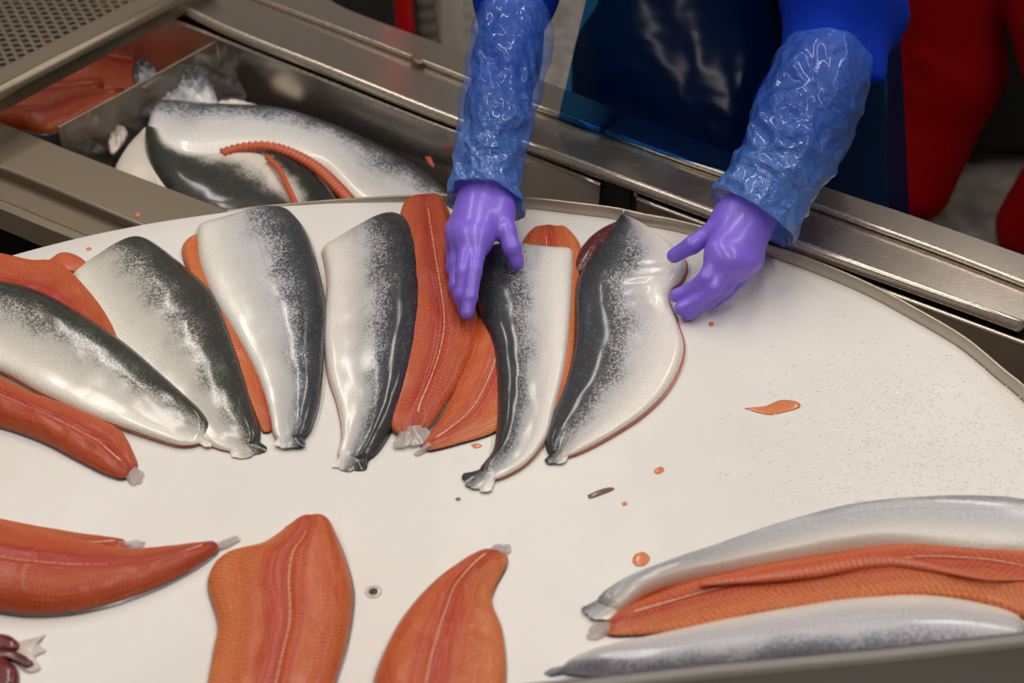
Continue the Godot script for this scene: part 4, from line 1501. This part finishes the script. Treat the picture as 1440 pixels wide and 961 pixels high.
	var right := {"arm": [1085, 262, 0.155], "wrist": [1052, 302, 0.112],
		"index": [[1012, 356, 0.096], [993, 392, 0.072], [972, 408, 0.046], [950, 416, 0.034]],
		"middle": [[1026, 368, 0.090], [1004, 406, 0.060], [980, 424, 0.036], [957, 434, 0.024]],
		"ring": [[1042, 372, 0.080], [1020, 404, 0.050], [994, 426, 0.028], [968, 442, 0.016]],
		"pinky": [[1056, 366, 0.070], [1042, 392, 0.046], [1022, 412, 0.028], [1000, 428, 0.016]],
		"thumb": [[1028, 306, 0.110], [1002, 326, 0.098], [973, 345, 0.080], [948, 360, 0.056]]}
	obj("glove", bones_mesh(hand_bones(left), 0.0032, 0.012), M.glove, q)
	obj("glove", bones_mesh(hand_bones(right), 0.0032, 0.012), M.glove, q)
	# crumpled plastic over-sleeves
	var pl := [pt(683, 287, 0.098), pt(685, 236, 0.145), pt(700, 150, 0.215), pt(720, 56, 0.277), pt(724, 34, 0.288)]
	obj("plastic_sleeve", film_sleeve(pl, [0.064, 0.058, 0.060, 0.064, 0.067, 0.070, 0.070, 0.070], 0.0065, 71, 0.66, 0.55), M.film, q)
	var pr := [pt(1060, 306, 0.100), pt(1078, 272, 0.140), pt(1112, 210, 0.195), pt(1146, 130, 0.255), pt(1162, 90, 0.275)]
	obj("plastic_sleeve", film_sleeve(pr, [0.082, 0.076, 0.074, 0.080, 0.084, 0.086, 0.084, 0.080], 0.0075, 72, 0.62, 0.55), M.film, q)
	# long clear blue apron
	var wv := wobble(81)
	var top := [pt(836, -50, 0.30), pt(880, -50, 0.315), pt(960, -50, 0.325), pt(1060, -50, 0.315), pt(1150, -50, 0.29), pt(1262, -50, 0.25)]
	var bot := [pt(784, 168, 0.042), pt(850, 192, 0.042), pt(930, 214, 0.042), pt(1010, 240, 0.042), pt(1090, 258, 0.02), pt(1160, 268, -0.02), pt(1280, 318, -0.12)]
	var ap := draped(top, bot, 110, 90, func(s, t):
		var fold: float = 0.004 * sin(s * 26.0 + 2.5 * wv.get_noise_2d(s * 3.0, t * 2.0)) * t
		var crease: float = 0.002 * wv.get_noise_2d(s * 4.0 + t * 3.0, t * 4.0 - s * 2.0)
		var belly: float = 0.05 * sin(PI * t) * sin(PI * clampf(s * 1.2, 0.0, 1.0))
		return face * (fold + crease + belly))
	obj("apron", ap, M.apron, q)

# --- scraps, stains and water ---
func build_scraps():
	var bits := [
		[[[1046, 575], [1075, 572], [1098, 563], [1122, 566], [1124, 574], [1105, 580], [1080, 584]], M.scrap, 0.004, "orange scrap with a long thin tip alone on the right half of the table"],
		[[[826, 697], [842, 690], [858, 686], [864, 689], [848, 696], [830, 702]], M.scrap_brown, 0.003, "small brownish sliver on the table below the curled tail fin"],
		[[[893, 780], [905, 777], [914, 785], [908, 795], [896, 797], [889, 790]], M.scrap, 0.003, "round orange blob touching the arching pale fillet at the lower right"],
		[[[921, 660], [930, 657], [934, 662], [927, 667], [920, 665]], M.scrap, 0.002, "small pale orange speck below and right of the fan"],
		[[[996, 455], [1001, 453], [1004, 457], [999, 460]], M.scrap, 0.002, "tiny orange speck just below the right glove"],
		[[[121, 350], [126, 348], [129, 351], [124, 353]], M.scrap, 0.002, "tiny orange speck near the far edge of the table at the left"],
		[[[189, 302], [195, 299], [198, 303], [192, 306]], M.scrap, 0.002, "tiny orange speck on the wide steel bar left of the table"],
		[[[662, 626], [672, 624], [678, 628], [668, 631]], M.scrap, 0.0015, "faint orange speck under the short orange fillet's tail"],
		[[[874, 708], [880, 706], [882, 710], [877, 712]], M.scrap, 0.0015, "tiny pale speck below the brownish sliver"],
		[[[640, 702], [645, 700], [648, 703], [643, 705]], M.scrap_brown, 0.0015, "tiny brown speck below the curled tail fin"]]
	for b in bits:
		obj_tag("fish_scrap", lump(b[0], -0.03 if b[3].contains("steel bar") else 0.0, b[2] * 0.6), b[1], b[3], "fish scrap")
	obj_tag("ledge_scrap", lump([[576, 80], [584, 77], [592, 82], [597, 90], [588, 91], [580, 87]], 0.039, 0.006), M.scrap_brown, "brown scrap stuck on the steel edge strip above the trough", "fish scrap")
	# bloody trimmings in the corner
	var t := thing("trimmings", "dark red bloody trimmings with a ragged grey fin at the bottom left corner", "fish scrap", pt(15, 925, 0))
	obj("meat", lump([[-40, 892], [0, 895], [20, 899], [32, 912], [20, 920], [-40, 922]], 0.0, 0.014), M.blood_flesh, t)
	obj("meat", lump([[-40, 930], [0, 926], [18, 934], [28, 950], [20, 970], [-40, 980]], 0.0, 0.014), M.blood_flesh, t)
	obj("fin", lump([[14, 905], [40, 900], [66, 893], [54, 906], [66, 917], [50, 926], [58, 942], [40, 948], [24, 935], [22, 918]], 0.0, 0.005), M.membrane, t)
	obj("dark_fin", lump([[-40, 914], [0, 914], [30, 920], [48, 934], [36, 940], [20, 930], [-40, 926]], 0.004, 0.005), M.dark_flesh, t)
	# beads of water on the right half of the board
	var drop := SphereMesh.new()
	drop.radius = 1.0
	drop.height = 0.9
	drop.radial_segments = 8
	drop.rings = 4
	var mm := MultiMesh.new()
	mm.transform_format = MultiMesh.TRANSFORM_3D
	mm.mesh = drop
	var where := []
	var r := RandomNumberGenerator.new()
	r.seed = 9
	while where.size() < 1500:
		var px := r.randf_range(1000, 1440)
		var py := r.randf_range(430, 760)
		var d := exp(-pow((px - 1290) / 160.0, 2) - pow((py - 620) / 110.0, 2))
		if r.randf() > d:
			continue
		if py < 430 + (px - 1150) * 0.36 or py > 690 + absf(px - 1350) * 0.12:
			continue
		var s := r.randf_range(0.0009, 0.0024)
		var p := pt(px, py, s * 0.1)
		where.append(Transform3D(Basis.from_scale(Vector3(s * r.randf_range(0.8, 1.8), s, s)), p))
	mm.instance_count = where.size()
	for i in where.size():
		mm.set_instance_transform(i, where[i])
	var w := MultiMeshInstance3D.new()
	w.name = "water_drops"
	w.multimesh = mm
	w.material_override = M.water
	add_child(w)
	tag(w, "scattered beads of water glinting on the bare right side of the white table", "water")
	w.set_meta("kind", "stuff")
